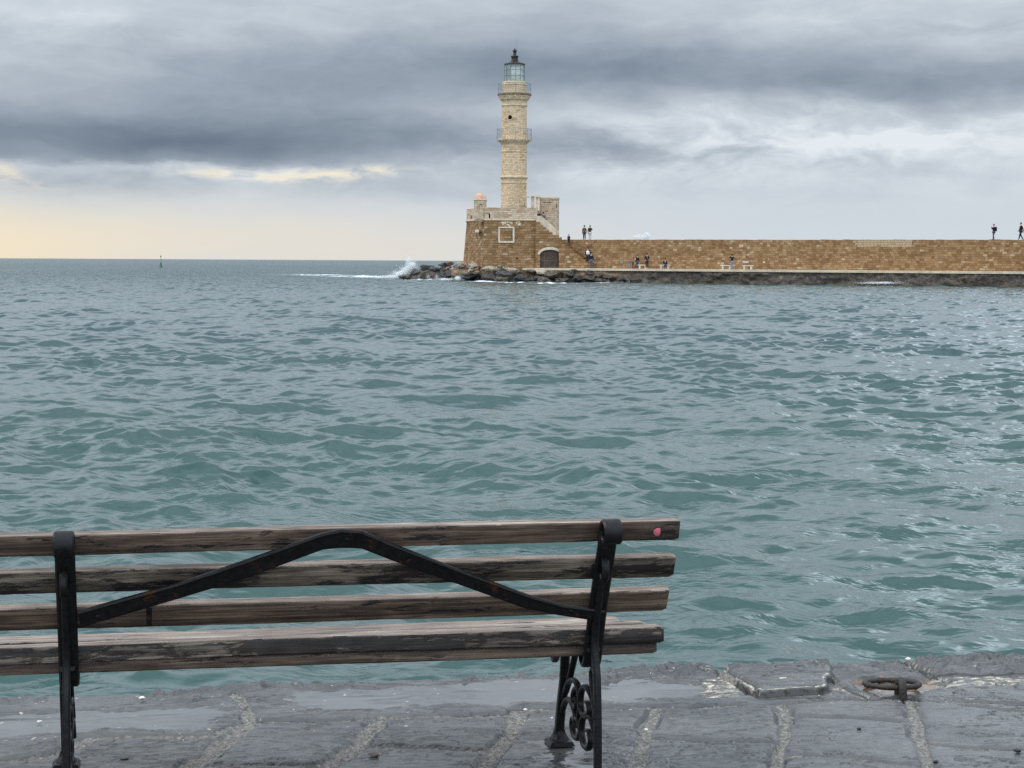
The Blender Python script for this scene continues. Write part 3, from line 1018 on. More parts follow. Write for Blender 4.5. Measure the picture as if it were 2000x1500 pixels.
def slat_mesh(p, t, th, ln, u0, u1, seed, rr=0.006):
    """Worn plank: p=(w,z) rear top edge, t=tilt from the vertical, th=thickness, ln=face height. Two materials: 0 sides, 1 upward faces, paler as if lit from above."""
    a = np.array([math.sin(t), math.cos(t)])
    b = np.array([-math.cos(t), math.sin(t)])
    p = np.array(p)
    prof = []
    for (cx, cy, a0) in ((rr, -rr, 90), (th - rr, -rr, 0), (th - rr, -ln + rr, -90), (rr, -ln + rr, -180)):
        for k in range(4):
            an = R(a0 + (90 - 30 * k) - 0) if False else R(a0 + 90 - 30 * k)
            prof.append((cx + rr * math.cos(an), cy + rr * math.sin(an)))
    # start: rear-top corner (x=0 is the rear face, x grows towards the sea)
    n = 150
    bm = bmesh.new()
    rings = []
    for i in range(n + 1):
        u = u0 + (u1 - u0) * i / n
        endr = 0.0
        if i == 0 or i == n:
            endr = 0.004
        ring = []
        for j, (x, y) in enumerate(prof):
            nz = mnoise.noise(Vector((u * 3.1 + seed * 9.1, j * 0.35, seed))) * 0.0012 + mnoise.noise(Vector((u * 31 + seed, j * 0.9, seed * 3))) * 0.0007
            cxm, cym = th / 2, -ln / 2
            x2 = cxm + (x - cxm) * (1 - endr / th * 2 + nz / th * 2)
            y2 = cym + (y - cym) * (1 - endr / ln * 2 + nz / ln * 2)
            bow = 0.0018 * math.sin(u * 2.3 + seed * 2)
            q = p + b * x2 + a * (y2 + bow)
            ring.append(bm.verts.new((u, -q[0], q[1])))
        rings.append(ring)
    m = len(prof)
    for r0, r1 in zip(rings[:-1], rings[1:]):
        for j in range(m):
            f = bm.faces.new((r0[j], r1[j], r1[(j + 1) % m], r0[(j + 1) % m]))
    bm.faces.new(rings[0])
    bm.faces.new(rings[-1][::-1])
    bmesh.ops.recalc_face_normals(bm, faces=bm.faces[:])
    bm.normal_update()
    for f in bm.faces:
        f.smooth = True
        f.material_index = 1 if f.normal.z > 0.60 else 0  # upward faces take the paler, lit-looking wood
    return bm


def ribbon(bm, pts, thick, u0, u1, n=6, smooth=True):
    """Flat bar following (w,z) points, thickness in the leg's plane, from u0 to u1. Rounded edges by bevelled cross-section."""
    P = catmull(pts, n) if smooth else [np.array(p, float) for p in pts]
    N = len(P)
    if not isinstance(thick, (list, tuple)):
        thick = [thick] * len(pts)
    tk = np.interp(np.linspace(0, 1, N), np.linspace(0, 1, len(thick)), thick)
    rings = []
    for i in range(N):
        d = P[min(i + 1, N - 1)] - P[max(i - 1, 0)]
        d = d / (np.linalg.norm(d) + 1e-9)
        nn = np.array([-d[1], d[0]])
        h = tk[i] / 2
        c = min(0.005, h * 0.6)
        sec = [(u0, -h + c), (u0 + c, -h), (u1 - c, -h), (u1, -h + c), (u1, h - c), (u1 - c, h), (u0 + c, h), (u0, h - c)]
        rings.append([bm.verts.new((u, -(P[i] + nn * v)[0], (P[i] + nn * v)[1])) for u, v in sec])
    for r0, r1 in zip(rings[:-1], rings[1:]):
        for j in range(8):
            bm.faces.new((r0[j], r0[(j + 1) % 8], r1[(j + 1) % 8], r1[j]))
    bm.faces.new(rings[0][::-1])
    bm.faces.new(rings[-1])
    bmesh.ops.recalc_face_normals(bm, faces=bm.faces[:])
    for f in bm.faces:
        f.smooth = True


def spiral(c, r0, r1, a0, a1, n=14):
    return [(c[0] + (r0 + (r1 - r0) * i / n) * math.cos(R(a0 + (a1 - a0) * i / n)), c[1] + (r0 + (r1 - r0) * i / n) * math.sin(R(a0 + (a1 - a0) * i / n))) for i in range(n + 1)]


def autosmooth(o, ang=40):
    o.data.polygons.foreach_set('use_smooth', [True] * len(o.data.polygons))
    try:
        o.data.set_sharp_from_angle(angle=R(ang))
    except Exception:
        pass


def build_bench():
    b = empty('park_bench', tuple(BP), 'weathered wooden slatted bench on black iron legs at the edge of the wet quay', 'bench', rz=BY)
    UL, UR = -1.79, 0.265
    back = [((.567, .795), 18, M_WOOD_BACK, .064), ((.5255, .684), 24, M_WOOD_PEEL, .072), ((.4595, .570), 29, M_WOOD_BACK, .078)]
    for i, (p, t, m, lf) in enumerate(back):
        o = obj('back_slat', slat_mesh(p, R(t), .030, lf, UL, UR, 1.0 + i), [m, M_WOOD_LIT_TOP], b)
        autosmooth(o)
    # seat: rear rail, then planks dipping to the front
    o = obj('seat_slat', slat_mesh((.4005, .4535), R(-4), .066, .050, UL, UR, 5.0), [M_WOOD_SEAT, M_WOOD_LIT_TOP], b)
    autosmooth(o)
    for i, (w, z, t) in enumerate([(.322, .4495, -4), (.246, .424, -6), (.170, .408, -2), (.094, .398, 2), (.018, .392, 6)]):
        o = obj('seat_slat', slat_mesh((w, z), R(t), .064, .030, UL + .03, UR - .035, 6.0 + i), [M_WOOD_BACK, M_WOOD_LIT_TOP], b)
        autosmooth(o)
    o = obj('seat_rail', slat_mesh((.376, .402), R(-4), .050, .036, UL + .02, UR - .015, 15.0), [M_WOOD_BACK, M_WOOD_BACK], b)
    autosmooth(o)
    for u0 in (U_R, U_L):
        u1 = u0 + LEGW
        um = (u0 + u1) / 2
        sh = -.020 if u0 < -1 else 0.0          # the left casting's front foot stands a little askew
        bm = bmesh.new()
        top = spiral((.622, .772), .016, .041, -150, 180 - 0, 20)[::1]
        # curl, over the top and down the back of the slats, under the seat to the leaf
        pts = spiral((.622, .770), .012, .042, -200, 180, 22) + [(.570, .730), (.549, .690), (.516, .625), (.483, .562), (.455, .500), (.432, .445), (.416, .395), (.396, .352), (.370, .338), (.345, .346), (.338, .362)]
        ribbon(bm, pts, [.012] * 6 + [.016] * 14 + [.020] * 6 + [.014, .010], u0, u1, 3)
        ob = obj('back_post', bm, M_IRON, b)
        autosmooth(ob)
        bm = bmesh.new()
        um0, um1 = u0 + .012, u0 + .034
        pts = spiral((.562, .655), .006, .026, 250, 0 + 60, 10)
        pts = [(.545, .640), (.556, .628), (.572, .634), (.580, .655), (.572, .678), (.553, .686), (.535, .672), (.524, .645), (.505, .590), (.482, .535), (.462, .480), (.452, .420), (.462, .365), (.478, .320), (.490, .240), (.497, .150), (.500, .060), (.503, .012)]
        ribbon(bm, pts, [.010, .012, .014, .016, .018, .020, .022, .024, .025, .026, .026, .026, .026, .027, .026, .026, .026, .030], um0, um1, 5)
        ob = obj('rear_leg', bm, M_IRON, b)
        autosmooth(ob)
        bm = bmesh.new()
        add_box(bm, um - .040, um + .030, -.545, -.462, .0, .014)
        bmesh.ops.bevel(bm, geom=bm.edges[:], offset=.004, segments=2, affect='EDGES')
        obj('foot_plate', bm, M_IRON, ob)
        # front leg with its foot
        bm = bmesh.new()
        pts = [(.085, .345), (.082, .330), (.075, .300), (.060, .220), (.032, .150), (.008, .085), (-.002, .040), (-.004, .012)]
        ribbon(bm, pts, [.020, .022, .024, .026, .029, .031, .033, .040], u0 + .004 + sh, u0 + .032 + sh, 5)
        fl = obj('front_leg', bm, M_IRON, b)
        autosmooth(fl)
        bm = bmesh.new()
        umf = um + sh - .006
        vs = add_box(bm, umf - .046, umf + .038, -.050, .045, .0, .012)
        for v in bm.verts:
            if v.co.z > .006:
                v.co.x = umf + (v.co.x - umf) * .82
                v.co.y *= .8
        add_lathe(bm, u0 + .018 + sh, .003, [(.034, .010), (.030, .018), (.022, .030), (.018, .045)], 12)
        obj('foot_plate', bm, M_IRON, fl)
        # scrolls between the legs, below the seat
        bm = bmesh.new()
        s0, s1 = u0 + .010, u0 + .030
        ribbon(bm, [(.225, .365), (.205, .330), (.170, .285), (.120, .225), (.080, .185)], [.016, .015, .014, .013, .012], s0, s1, 5)
        ribbon(bm, [(-.03, .290), (-.055, .272), (-.085, .250), (-.104, .258), (-.090, .282), (-.04, .318), (.02, .340), (.06, .345)], [.009, .011, .012, .012, .012, .013, .014, .014], s0, s1, 5)
        # two arms springing from the front leg and curling down
        ribbon(bm, [(.050, .160), (.075, .188), (.115, .222), (.175, .246), (.235, .248), (.275, .225), (.283, .185), (.268, .150)], [.019, .017, .016, .015, .014, .013, .012, .011], s0, s1, 5)
        ribbon(bm, [(.262, .238), (.225, .232), (.192, .205), (.196, .180), (.228, .172), (.244, .190), (.232, .205)], [.012, .013, .014, .014, .014, .013, .010], s0, s1, 5)
        ribbon(bm, [(.012, .092), (.050, .134), (.100, .166), (.160, .174), (.205, .160), (.235, .140), (.268, .142)], [.019, .017, .016, .015, .014, .013, .012], s0, s1, 5)
        ribbon(bm, [(.268, .142), (.290, .112), (.262, .082), (.205, .078), (.176, .102), (.188, .128), (.222, .126), (.228, .106)], [.012, .014, .015, .015, .015, .014, .013, .010], s0, s1, 5)
        # two arms springing from the rear leg
        ribbon(bm, [(.496, .200), (.465, .238), (.410, .262), (.345, .264), (.300, .240), (.284, .200), (.312, .176), (.368, .176), (.405, .200), (.395, .222), (.365, .222)], [.018, .017, .016, .015, .014, .014, .015, .015, .014, .012, .009], s0, s1, 5)
        ribbon(bm, [(.500, .112), (.480, .150), (.435, .182), (.372, .186), (.318, .158), (.302, .112), (.338, .082), (.398, .088), (.425, .116), (.408, .140), (.376, .138)], [.018, .017, .016, .015, .014, .014, .016, .016, .014, .012, .009], s0, s1, 5)
        ribbon(bm, [(.484, .330), (.458, .346), (.434, .324), (.444, .285), (.474, .250), (.492, .205)], [.010, .012, .013, .013, .012, .010], s0, s1, 5)
        so = obj('scrollwork', bm, M_IRON, b)
        autosmooth(so)
        # bracket carrying the seat planks
        bm = bmesh.new()
        ribbon(bm, [(.430, .395), (.360, .366), (.300, .388), (.240, .380), (.165, .366), (.09, .357), (.03, .350), (-.03, .352)], .018, u0 + .004, u1 - .010, 4)
        so = obj('seat_bracket', bm, M_IRON, b)
        autosmooth(so)
    # the flat brace nailed over the back, an upturned V
    n_ = Vector((0, -math.cos(R(24)), -math.sin(R(24))))
    u_ = Vector((1, 0, 0))
    v_ = n_.cross(u_)
    if v_.z < 0:
        v_ = -v_
    base = Vector((0, -.516, .640)) + n_ * 0.012
    Mi = Matrix.LocRotScale(Vector(BP), Matrix.Rotation(BY, 3, 'Z').to_euler(), None).inverted()

    def onback(px, py):
        d = Mi.to_3x3() @ Vector(ray(px, py))
        o_ = Mi @ Vector(CAMP)
        t = (base - o_).dot(n_) / d.dot(n_)
        q = o_ + d * t - base
        return q.dot(u_), q.dot(v_)
    up = [(152, 1192), (345, 1138), (470, 1096), (628, 1040), (665, 1032), (705, 1034), (765, 1060), (900, 1112), (1030, 1160), (1100, 1180), (1180, 1190)]
    lo = [(158, 1224), (355, 1166), (480, 1128), (630, 1072), (668, 1068), (706, 1070), (762, 1092), (890, 1138), (1020, 1185), (1090, 1200), (1180, 1214)]
    bm = bmesh.new()
    ringp = []
    for (x0, y0), (x1, y1) in zip(up, lo):
        A_ = onback(x0, y0)
        B_ = onback(x1, y1)
        ringp.append((A_, B_))
    rings = []
    for A_, B_ in ringp:
        ring = []
        for (f, dn) in ((0, 0.0), (0, .007), (.10, .011), (.18, .006), (.9, .006), (1, .004), (1, 0.0)):
            q = base + u_ * (A_[0] + (B_[0] - A_[0]) * f) + v_ * (A_[1] + (B_[1] - A_[1]) * f) + n_ * dn
            ring.append(bm.verts.new(q))
        rings.append(ring)
    for r0, r1 in zip(rings[:-1], rings[1:]):
        for j in range(7):
            bm.faces.new((r0[j], r0[(j + 1) % 7], r1[(j + 1) % 7], r1[j]))
    bm.faces.new(rings[0])
    bm.faces.new(rings[-1][::-1])
    bmesh.ops.recalc_face_normals(bm, faces=bm.faces[:])
    o = obj('back_brace', bm, M_IRON_BRACE, b)
    # bolt heads through the brace
    for (px, py) in ((678, 1052), (190, 1203), (1115, 1192)):
        q2 = onback(px, py)
        c = base + u_ * q2[0] + v_ * q2[1] + n_ * 0.006
        bm = bmesh.new()
        bmesh.ops.create_uvsphere(bm, u_segments=12, v_segments=8, radius=.008)
        for v in bm.verts:
            v.co.z *= 0.5
        rot = n_.to_track_quat('Z', 'Y').to_matrix().to_4x4()
        bmesh.ops.transform(bm, matrix=Matrix.Translation(c) @ rot, verts=bm.verts[:])
        obj('bolt', bm, M_IRON_BRACE, b, smooth=True)
    # small stub bracket on the lowest back plank
    for (px, y0, y1, wd) in ((291, 1186, 1222, .016),):
        A_ = onback(px, y0); B_ = onback(px, y1)
        bm = bmesh.new()
        add_box(bm, A_[0] - wd / 2, A_[0] + wd / 2, 0, .006, B_[1], A_[1])
        mt = Matrix(((1, 0, 0, 0), (0, 1, 0, 0), (0, 0, 1, 0), (0, 0, 0, 1)))
        for v in bm.verts:
            q = base + u_ * v.co.x + v_ * v.co.z + n_ * (v.co.y - 0.004)
            v.co = q
        bmesh.ops.recalc_face_normals(bm, faces=bm.faces[:])
        obj('bracket', bm, M_IRON_BRACE, b)
    # chewing gum stuck on the top plank
    pl = Vector((0, -.567, .795)); nb_ = Vector((0, -math.cos(R(18)), -math.sin(R(18))))
    d = Mi.to_3x3() @ Vector(ray(1284, 1039)); o_ = Mi @ Vector(CAMP)
    q = o_ + d * ((pl - o_).dot(nb_) / d.dot(nb_))
    bm = bmesh.new()
    bmesh.ops.create_icosphere(bm, subdivisions=3, radius=1.0)
    for v in bm.verts:
        s = 1 + 0.35 * mnoise.noise(v.co * 1.7)
        v.co = Vector((v.co.x * .0115 * s, v.co.y * .004, v.co.z * .0125 * s))
    o = obj('chewing_gum', bm, mat_simple('pink_gum', (.62, .13, .18), 0.45, var=0.25, scale=60), None, smooth=True)
    o.matrix_world = Matrix.LocRotScale(Vector(BP), Matrix.Rotation(BY, 3, 'Z').to_euler(), None) @ Matrix.Translation(q) @ Matrix.Rotation(R(18), 4, 'X')
    tag(o, 'pink blob of chewing gum stuck on the right end of the top bench plank', 'chewing gum')


build_bench()


# ------------------------------------------------------------------ mooring ring, pebbles
def build_ring():
    c = ground(1743, 1333, ZQ + .02)
    t = empty('mooring_ring', (c[0], c[1], ZQ), 'rusty iron mooring ring lying in a rust stained hollow at the quay edge', 'mooring ring', rz=R(8))
    bm = bmesh.new()
    pts = []
    for k in range(40):
        an = 2 * math.pi * k / 40
        rr = .098 + .002 * math.sin(an * 5)
        pts.append((rr * math.cos(an), rr * math.sin(an), .015 - .0088 * math.sin(an)))
    add_tube(bm, pts, [.0098 + .0030 * mnoise.noise(Vector((k * .6, 1, 2))) for k in range(40)], 10, closed=True)
    obj('ring', bm, M_RUST, t, smooth=True)
    bm = bmesh.new()
    arc = [(-.006 + 0.002, -.128, -.03), (-.006, -.128, .012), (-.005, -.122, .034), (-.003, -.105, .047), (0, -.082, .045), (0, -.066, .030), (0, -.062, .0), (0, -.062, -.03)]
    add_tube(bm, [tuple(p) for p in catmull(arc, 4)], .0145, 10)
    obj('staple', bm, M_RUST, t, smooth=True)


build_ring()

M_SHELL = mat_simple('white_pebble', (.72, .70, .64), 0.5, var=0.1, scale=40)
M_DARKPEB = mat_simple('black_blob', (.012, .012, .013), 0.6, var=0.3, scale=40)
M_BROWNPEB = mat_simple('brown_debris', (.10, .085, .065), 0.8, var=0.5, scale=60)
for (px, py, r, m, lab, fl) in [
    (278, 1366, .0105, M_SHELL, 'white pebble on the dark wet slab near the left bench leg', .6), (77, 1411, .007, M_SHELL, 'small white chip left of the bench leg', .4),
    (1678, 1426, .006, M_DARKPEB, 'round black blob on the slab below the mooring ring', .7), (1827, 1490, .007, M_DARKPEB, 'black blob beside the pale joint at the bottom right', .6),
    (1987, 1469, .009, M_DARKPEB, 'black blob on the slab at the right edge of the photo', .6), (730, 1477, .015, M_BROWNPEB, 'small heap of brown debris on the slab under the bench', .4),
    (243, 1483, .011, M_BROWNPEB, 'flat brown leaf scrap on the slab right of the left bench leg', .25), (1026, 1388, .006, M_SHELL, 'tiny white chip on the joint left of the right bench leg', .6),
    (1262, 1427, .006, M_SHELL, 'tiny white chip in the joint right of the bench', .5), (1773, 1289, .008, M_SHELL, 'white chip on the raised edge stone behind the mooring ring', .6)]:
    c = ground(px, py, ZQ)
    bm = bmesh.new()
    bmesh.ops.create_icosphere(bm, subdivisions=3, radius=r)
    sd = px * .37
    for v in bm.verts:
        k = 1 + .45 * mnoise.noise(v.co / r * 1.1 + Vector((sd, 0, 0)))
        v.co = Vector((v.co.x * k * 1.15, v.co.y * k, v.co.z * fl * k))
    o = obj('pebble' if m is not M_BROWNPEB else 'debris', bm, m, None, smooth=True)
    o.location = (c[0], c[1], ZQ + r * fl * .4 + .003)
    tag(o, lab, 'pebble' if m is not M_BROWNPEB else 'debris')


# ------------------------------------------------------------------ lighthouse
YT = 238.0
ST = FOC / YT                      # photo pixels per metre at the tower


def tz(y):                         # height of photo row y at the tower
    return float(at(1003.5, y, YT)[2])


def build_lighthouse():
    c = at(1003.6, 404, YT)
    cx, cy = float(c[0]), float(c[1])
    t = empty('lighthouse', (cx, cy, tz(424)), 'tall pale stone lighthouse tower with a glass lantern rising from the fort', 'lighthouse')

    def lathe(name, prof, mat, n=64, uvr=1.6, par=None, a0=0.0, smooth=True):
        bm = bmesh.new()
        add_lathe(bm, cx, cy, [(r / ST, tz(y)) for r, y in prof], n, a0)
        face_uv(bm, (cx, cy, uvr))
        o = obj(name, bm, mat, par or t, local=False)
        if smooth:
            autosmooth(o, 35)
        return o
    low = lathe('lower_shaft', [(27.4, 424), (27.2, 402), (26.8, 396), (26.4, 358), (26.4, 351)], M_TOWER, 8, 1.75, a0=R(22.5), smooth=False)
    lathe('stone_band', [(26.6, 359), (27.6, 358.2), (27.6, 356.6), (26.6, 356)], M_MOULD, 8, 1.75, low, R(22.5), False)
    lathe('cornice', [(26.4, 351), (28.2, 349), (29.4, 347.2), (29.4, 345.6), (27.6, 344.4), (24.4, 343.8)], M_MOULD, 8, 1.75, low, R(22.5), False)
    mid = lathe('middle_shaft', [(24.6, 344.2), (24.4, 330), (24.1, 300), (24.2, 296), (24.6, 283), (25.2, 280.6)], M_TOWER, 16, 1.6, smooth=False)
    lathe('stone_band', [(24.2, 297.6), (25.3, 297), (25.3, 295.6), (24.2, 295)], M_MOULD, 16, 1.6, mid, 0, False)
    lathe('lower_gallery', [(24.9, 281.5), (26.5, 279.6), (28.2, 278.4), (28.6, 277.4), (30.4, 276.6), (30.6, 275.4), (32.2, 274.6), (32.4, 272.6), (32.2, 271.2), (23.5, 270.9)], M_MOULD, 48, 2.0)
    up = lathe('upper_shaft', [(24.3, 271.2), (24.1, 240), (23.9, 212), (24.0, 207.5)], M_TOWER, 64, 1.58)
    lathe('stone_band', [(24.0, 208.2), (25.4, 207.6), (25.5, 206), (24.4, 205.4), (24.2, 204.6), (24.6, 198.5), (25.6, 196.8)], M_MOULD, 48, 1.6, up)
    lathe('upper_gallery', [(25.4, 197.2), (27.4, 196), (28.6, 194.8), (28.8, 193.2), (29.6, 192.6), (29.8, 190.6), (31.0, 189.8), (31.2, 188.2), (31.6, 187.4)], M_MOULD, 64, 2.0)
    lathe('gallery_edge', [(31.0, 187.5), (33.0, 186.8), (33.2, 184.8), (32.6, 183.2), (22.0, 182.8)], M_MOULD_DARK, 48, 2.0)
    dr = lathe('lantern_drum', [(22.9, 183.2), (22.8, 168), (22.8, 160.6), (21.5, 160.0)], M_TOWER_TOP, 64, 1.5)
    lathe('drum_rim', [(22.8, 167.4), (23.5, 166.6), (23.4, 160.4), (22.0, 159.9)], M_MOULD, 64, 1.5, dr)
    # galleries' railings
    for nm, rad, y0, y1, n in (('gallery_railing', 31.9, 183.4, 164.2, 40), ('gallery_railing', 33.6, 273.5, 252.6, 40)):
        bm = bmesh.new()
        r = rad / ST
        z0, z1 = tz(y0), tz(y1)
        for zz in (z1, z0 + (z1 - z0) * .52):
            add_tube(bm, [(cx + r * math.cos(2 * math.pi * k / 64), cy + r * math.sin(2 * math.pi * k / 64), zz) for k in range(64)], .022 if zz == z1 else .012, 5, closed=True)
        for k in range(n):
            an = 2 * math.pi * (k + .5) / n
            main = k % 5 == 0
            add_tube(bm, [(cx + r * math.cos(an), cy + r * math.sin(an), z0), (cx + r * math.cos(an), cy + r * math.sin(an), z1)], .022 if main else .009, 5)
        if y0 > 200:
            for an in np.linspace(0, 2 * math.pi, 13)[:-1]:
                add_tube(bm, [(cx + r * math.cos(an), cy + r * math.sin(an), z0), (cx + (r - .2) * math.cos(an), cy + (r - .2) * math.sin(an), tz(278))], .018, 5)
        obj(nm, bm, M_GREYIRON, t, local=False)
    # lantern
    lr = 19.3 / ST
    la = empty('lantern', (0, 0, 0), None, None)
    la.name = 'lantern'
    for k in ('label', 'category'):
        if k in la: del la[k]
    la.parent = t
    la.location = Vector((cx, cy, tz(160))) - t.location
    NP = 12
    zb, zt = tz(160.2), tz(126)

    def lobj(name, bm, mat, smooth=False):
        bmesh.ops.translate(bm, verts=bm.verts[:], vec=(-cx, -cy, -tz(160)))
        return obj(name, bm, mat, la, smooth)
    bm = bmesh.new()
    for k in range(NP):
        an = 2 * math.pi * k / NP + R(6)
        p = (cx + lr * math.cos(an), cy + lr * math.sin(an))
        add_tube(bm, [(p[0], p[1], zb), (p[0], p[1], zt)], .038, 6)
    for f in (0.02, .34, .67, .98):
        zz = zb + (zt - zb) * f
        add_tube(bm, [(cx + lr * math.cos(2 * math.pi * k / NP + R(6)), cy + lr * math.sin(2 * math.pi * k / NP + R(6)), zz) for k in range(NP)], .05 if f in (.02, .98) else .026, 6, closed=True)
    lobj('glazing_bars', bm, M_FRAME)
    bm = bmesh.new()
    add_lathe(bm, cx, cy, [((lr - .03), zb), ((lr - .03), zt)], NP, R(6), cap=False)
    lobj('lantern_glass', bm, M_GLASS)
    bm = bmesh.new()
    add_lathe(bm, cx, cy, [(.42, zb), (.42, zb + .3), (.80, zb + .35), (.80, zb + 1.75), (.60, zt - .25), (.30, zt - .25)], 24)
    lobj('lens', bm, M_CURTAIN, True)
    bm = bmesh.new()
    N = 14
    a0, a1 = R(150), R(232)
    rr = lr - .12
    for f0, f1 in [(0, 1)]:
        col = []
        for k in range(N + 1):
            an = a0 + (a1 - a0) * k / N
            rk = rr + .02 * math.sin(k * 2.1)
            col.append((bm.verts.new((cx + rk * math.cos(an), cy + rk * math.sin(an), zb + .02)), bm.verts.new((cx + rk * math.cos(an), cy + rk * math.sin(an), zt - .02))))
        for p, q in zip(col[:-1], col[1:]):
            bm.faces.new((p[0], q[0], q[1], p[1]))
    bmesh.ops.solidify(bm, geom=bm.faces[:], thickness=.02)
    lobj('curtain', bm, M_CURTAINDK)
    bm = bmesh.new()
    add_lathe(bm, cx, cy, [(lr + .06, zt - .02), (lr + .10, zt + .02), (lr + .06, zt + .08), (.98, tz(123.2)), (.62, tz(120.8)), (.47, tz(119.6))], 24)
    lobj('roof', bm, M_ROOFIRON)
    bm = bmesh.new()
    P = [(7.0, 120.4), (7.2, 118.4), (6.3, 117), (6.3, 113), (7.4, 111.4), (7.5, 110), (6.9, 109), (4.2, 108.6), (3.0, 107.4), (2.7, 103.5), (3.1, 101), (4.2, 99.8), (4.2, 98.8), (2.6, 97.6), (1.4, 97), (1.6, 95.6), (0.9, 94.6)]
    add_lathe(bm, cx, cy, [(r / ST, tz(y)) for r, y in P], 16)
    lobj('chimney', bm, M_ROOFIRON)
    bm = bmesh.new()
    mxp = at(1009.6, 108, YT)
    add_tube(bm, [(mxp[0], cy + .1, tz(121)), (mxp[0], cy + .1, tz(72))], [.030, .014], 6)
    lobj('lightning_rod', bm, M_GREYIRON)
    # round window, slits and door
    fy = -1

    def porthole(px, py, rpx, name='round_window'):
        r0 = 24 / ST
        dx = (px - 1003.6) / ST
        dyy = -math.sqrt(max(r0 * r0 - dx * dx, .01))
        an = math.atan2(dyy, dx)
        bm = bmesh.new()
        n = 24
        r = rpx / ST
        z = tz(py)
        out = Vector((math.cos(an), math.sin(an), 0))
        side = Vector((-math.sin(an), math.cos(an), 0))
        cc = Vector((cx, cy, 0)) + out * r0 + Vector((0, 0, z))
        ro = [bm.verts.new(cc + out * .05 + side * (r * 1.28 * math.cos(2 * math.pi * k / n)) + Vector((0, 0, r * 1.28 * math.sin(2 * math.pi * k / n)))) for k in range(n)]
        ri = [bm.verts.new(cc + out * .05 + side * (r * math.cos(2 * math.pi * k / n)) + Vector((0, 0, r * math.sin(2 * math.pi * k / n)))) for k in range(n)]
        rb = [bm.verts.new(cc - out * .35 + side * (r * 1.28 * math.cos(2 * math.pi * k / n)) + Vector((0, 0, r * 1.28 * math.sin(2 * math.pi * k / n)))) for k in range(n)]
        for k in range(n):
            j = (k + 1) % n
            bm.faces.new((ro[k], ro[j], ri[j], ri[k]))
            bm.faces.new((ro[j], ro[k], rb[k], rb[j]))
        bmesh.ops.recalc_face_normals(bm, faces=bm.faces[:])
        w = obj(name, bm, M_MOULD, t, local=False)
        bm = bmesh.new()
        rd = [bm.verts.new(cc + out * .02 + side * (r * math.cos(2 * math.pi * k / n)) + Vector((0, 0, r * math.sin(2 * math.pi * k / n)))) for k in range(n)]
        bm.faces.new(rd)
        bmesh.ops.solidify(bm, geom=bm.faces[:], thickness=-.03)
        o = obj('opening', bm, M_DARK, None)
        o.parent = w
        o.data.transform(Matrix.Translation(-t.location))
    porthole(995.5, 231, 4.2)

    def slot_(px, y0, y1, wpx, name):
        dx = (px - 1003.6) / ST
        r0 = 26.2 / ST
        an = R(-22.5)                        # the octagon face that looks right-front
        out = Vector((math.cos(an), math.sin(an), 0))
        side = Vector((-math.sin(an), math.cos(an), 0))
        ap = r0 * math.cos(R(22.5))
        # find position along the face giving the wanted photo column
        s = (dx - (r0 * .985) * math.cos(an)) / side.x if abs(side.x) > 1e-3 else 0
        bm = bmesh.new()
        z0, z1 = tz(y1), tz(y0)
        w = wpx / ST
        pts = [(-w, z0), (w, z0), (w, z1 - w), (w * .7, z1 - w * .3), (0, z1), (-w * .7, z1 - w * .3), (-w, z1 - w)]
        cc = Vector((cx, cy, 0)) + out * (r0 * math.cos(R(22.5)) + .055)
        vs = [bm.verts.new(cc + side * (p + s * 1.0) + Vector((0, 0, z))) for p, z in pts]
        bm.faces.new(vs)
        bmesh.ops.solidify(bm, geom=bm.faces[:], thickness=.1)
        obj(name, bm, M_DARK, t, local=False)
    slot_(1026.2, 395.2, 404.5, 3.2, 'doorway')
    slot_(1026.4, 363, 373, 2.2, 'window_slit')
    # little stone bracket on the right flank
    bm = bmesh.new()
    add_box(bm, cx + 26 / ST, cx + 30.5 / ST, cy - .9, cy - .3, tz(386), tz(383.2))
    obj('stone_bracket', bm, M_MOULD, t, local=False)


build_lighthouse()


# ------------------------------------------------------------------ fort under the lighthouse
YF = 230.5


def fx(px, Y=YF): return float(at(px, 470, Y)[0])
def fz(py, px=1000, Y=YF): return float(at(px, py, Y)[2])


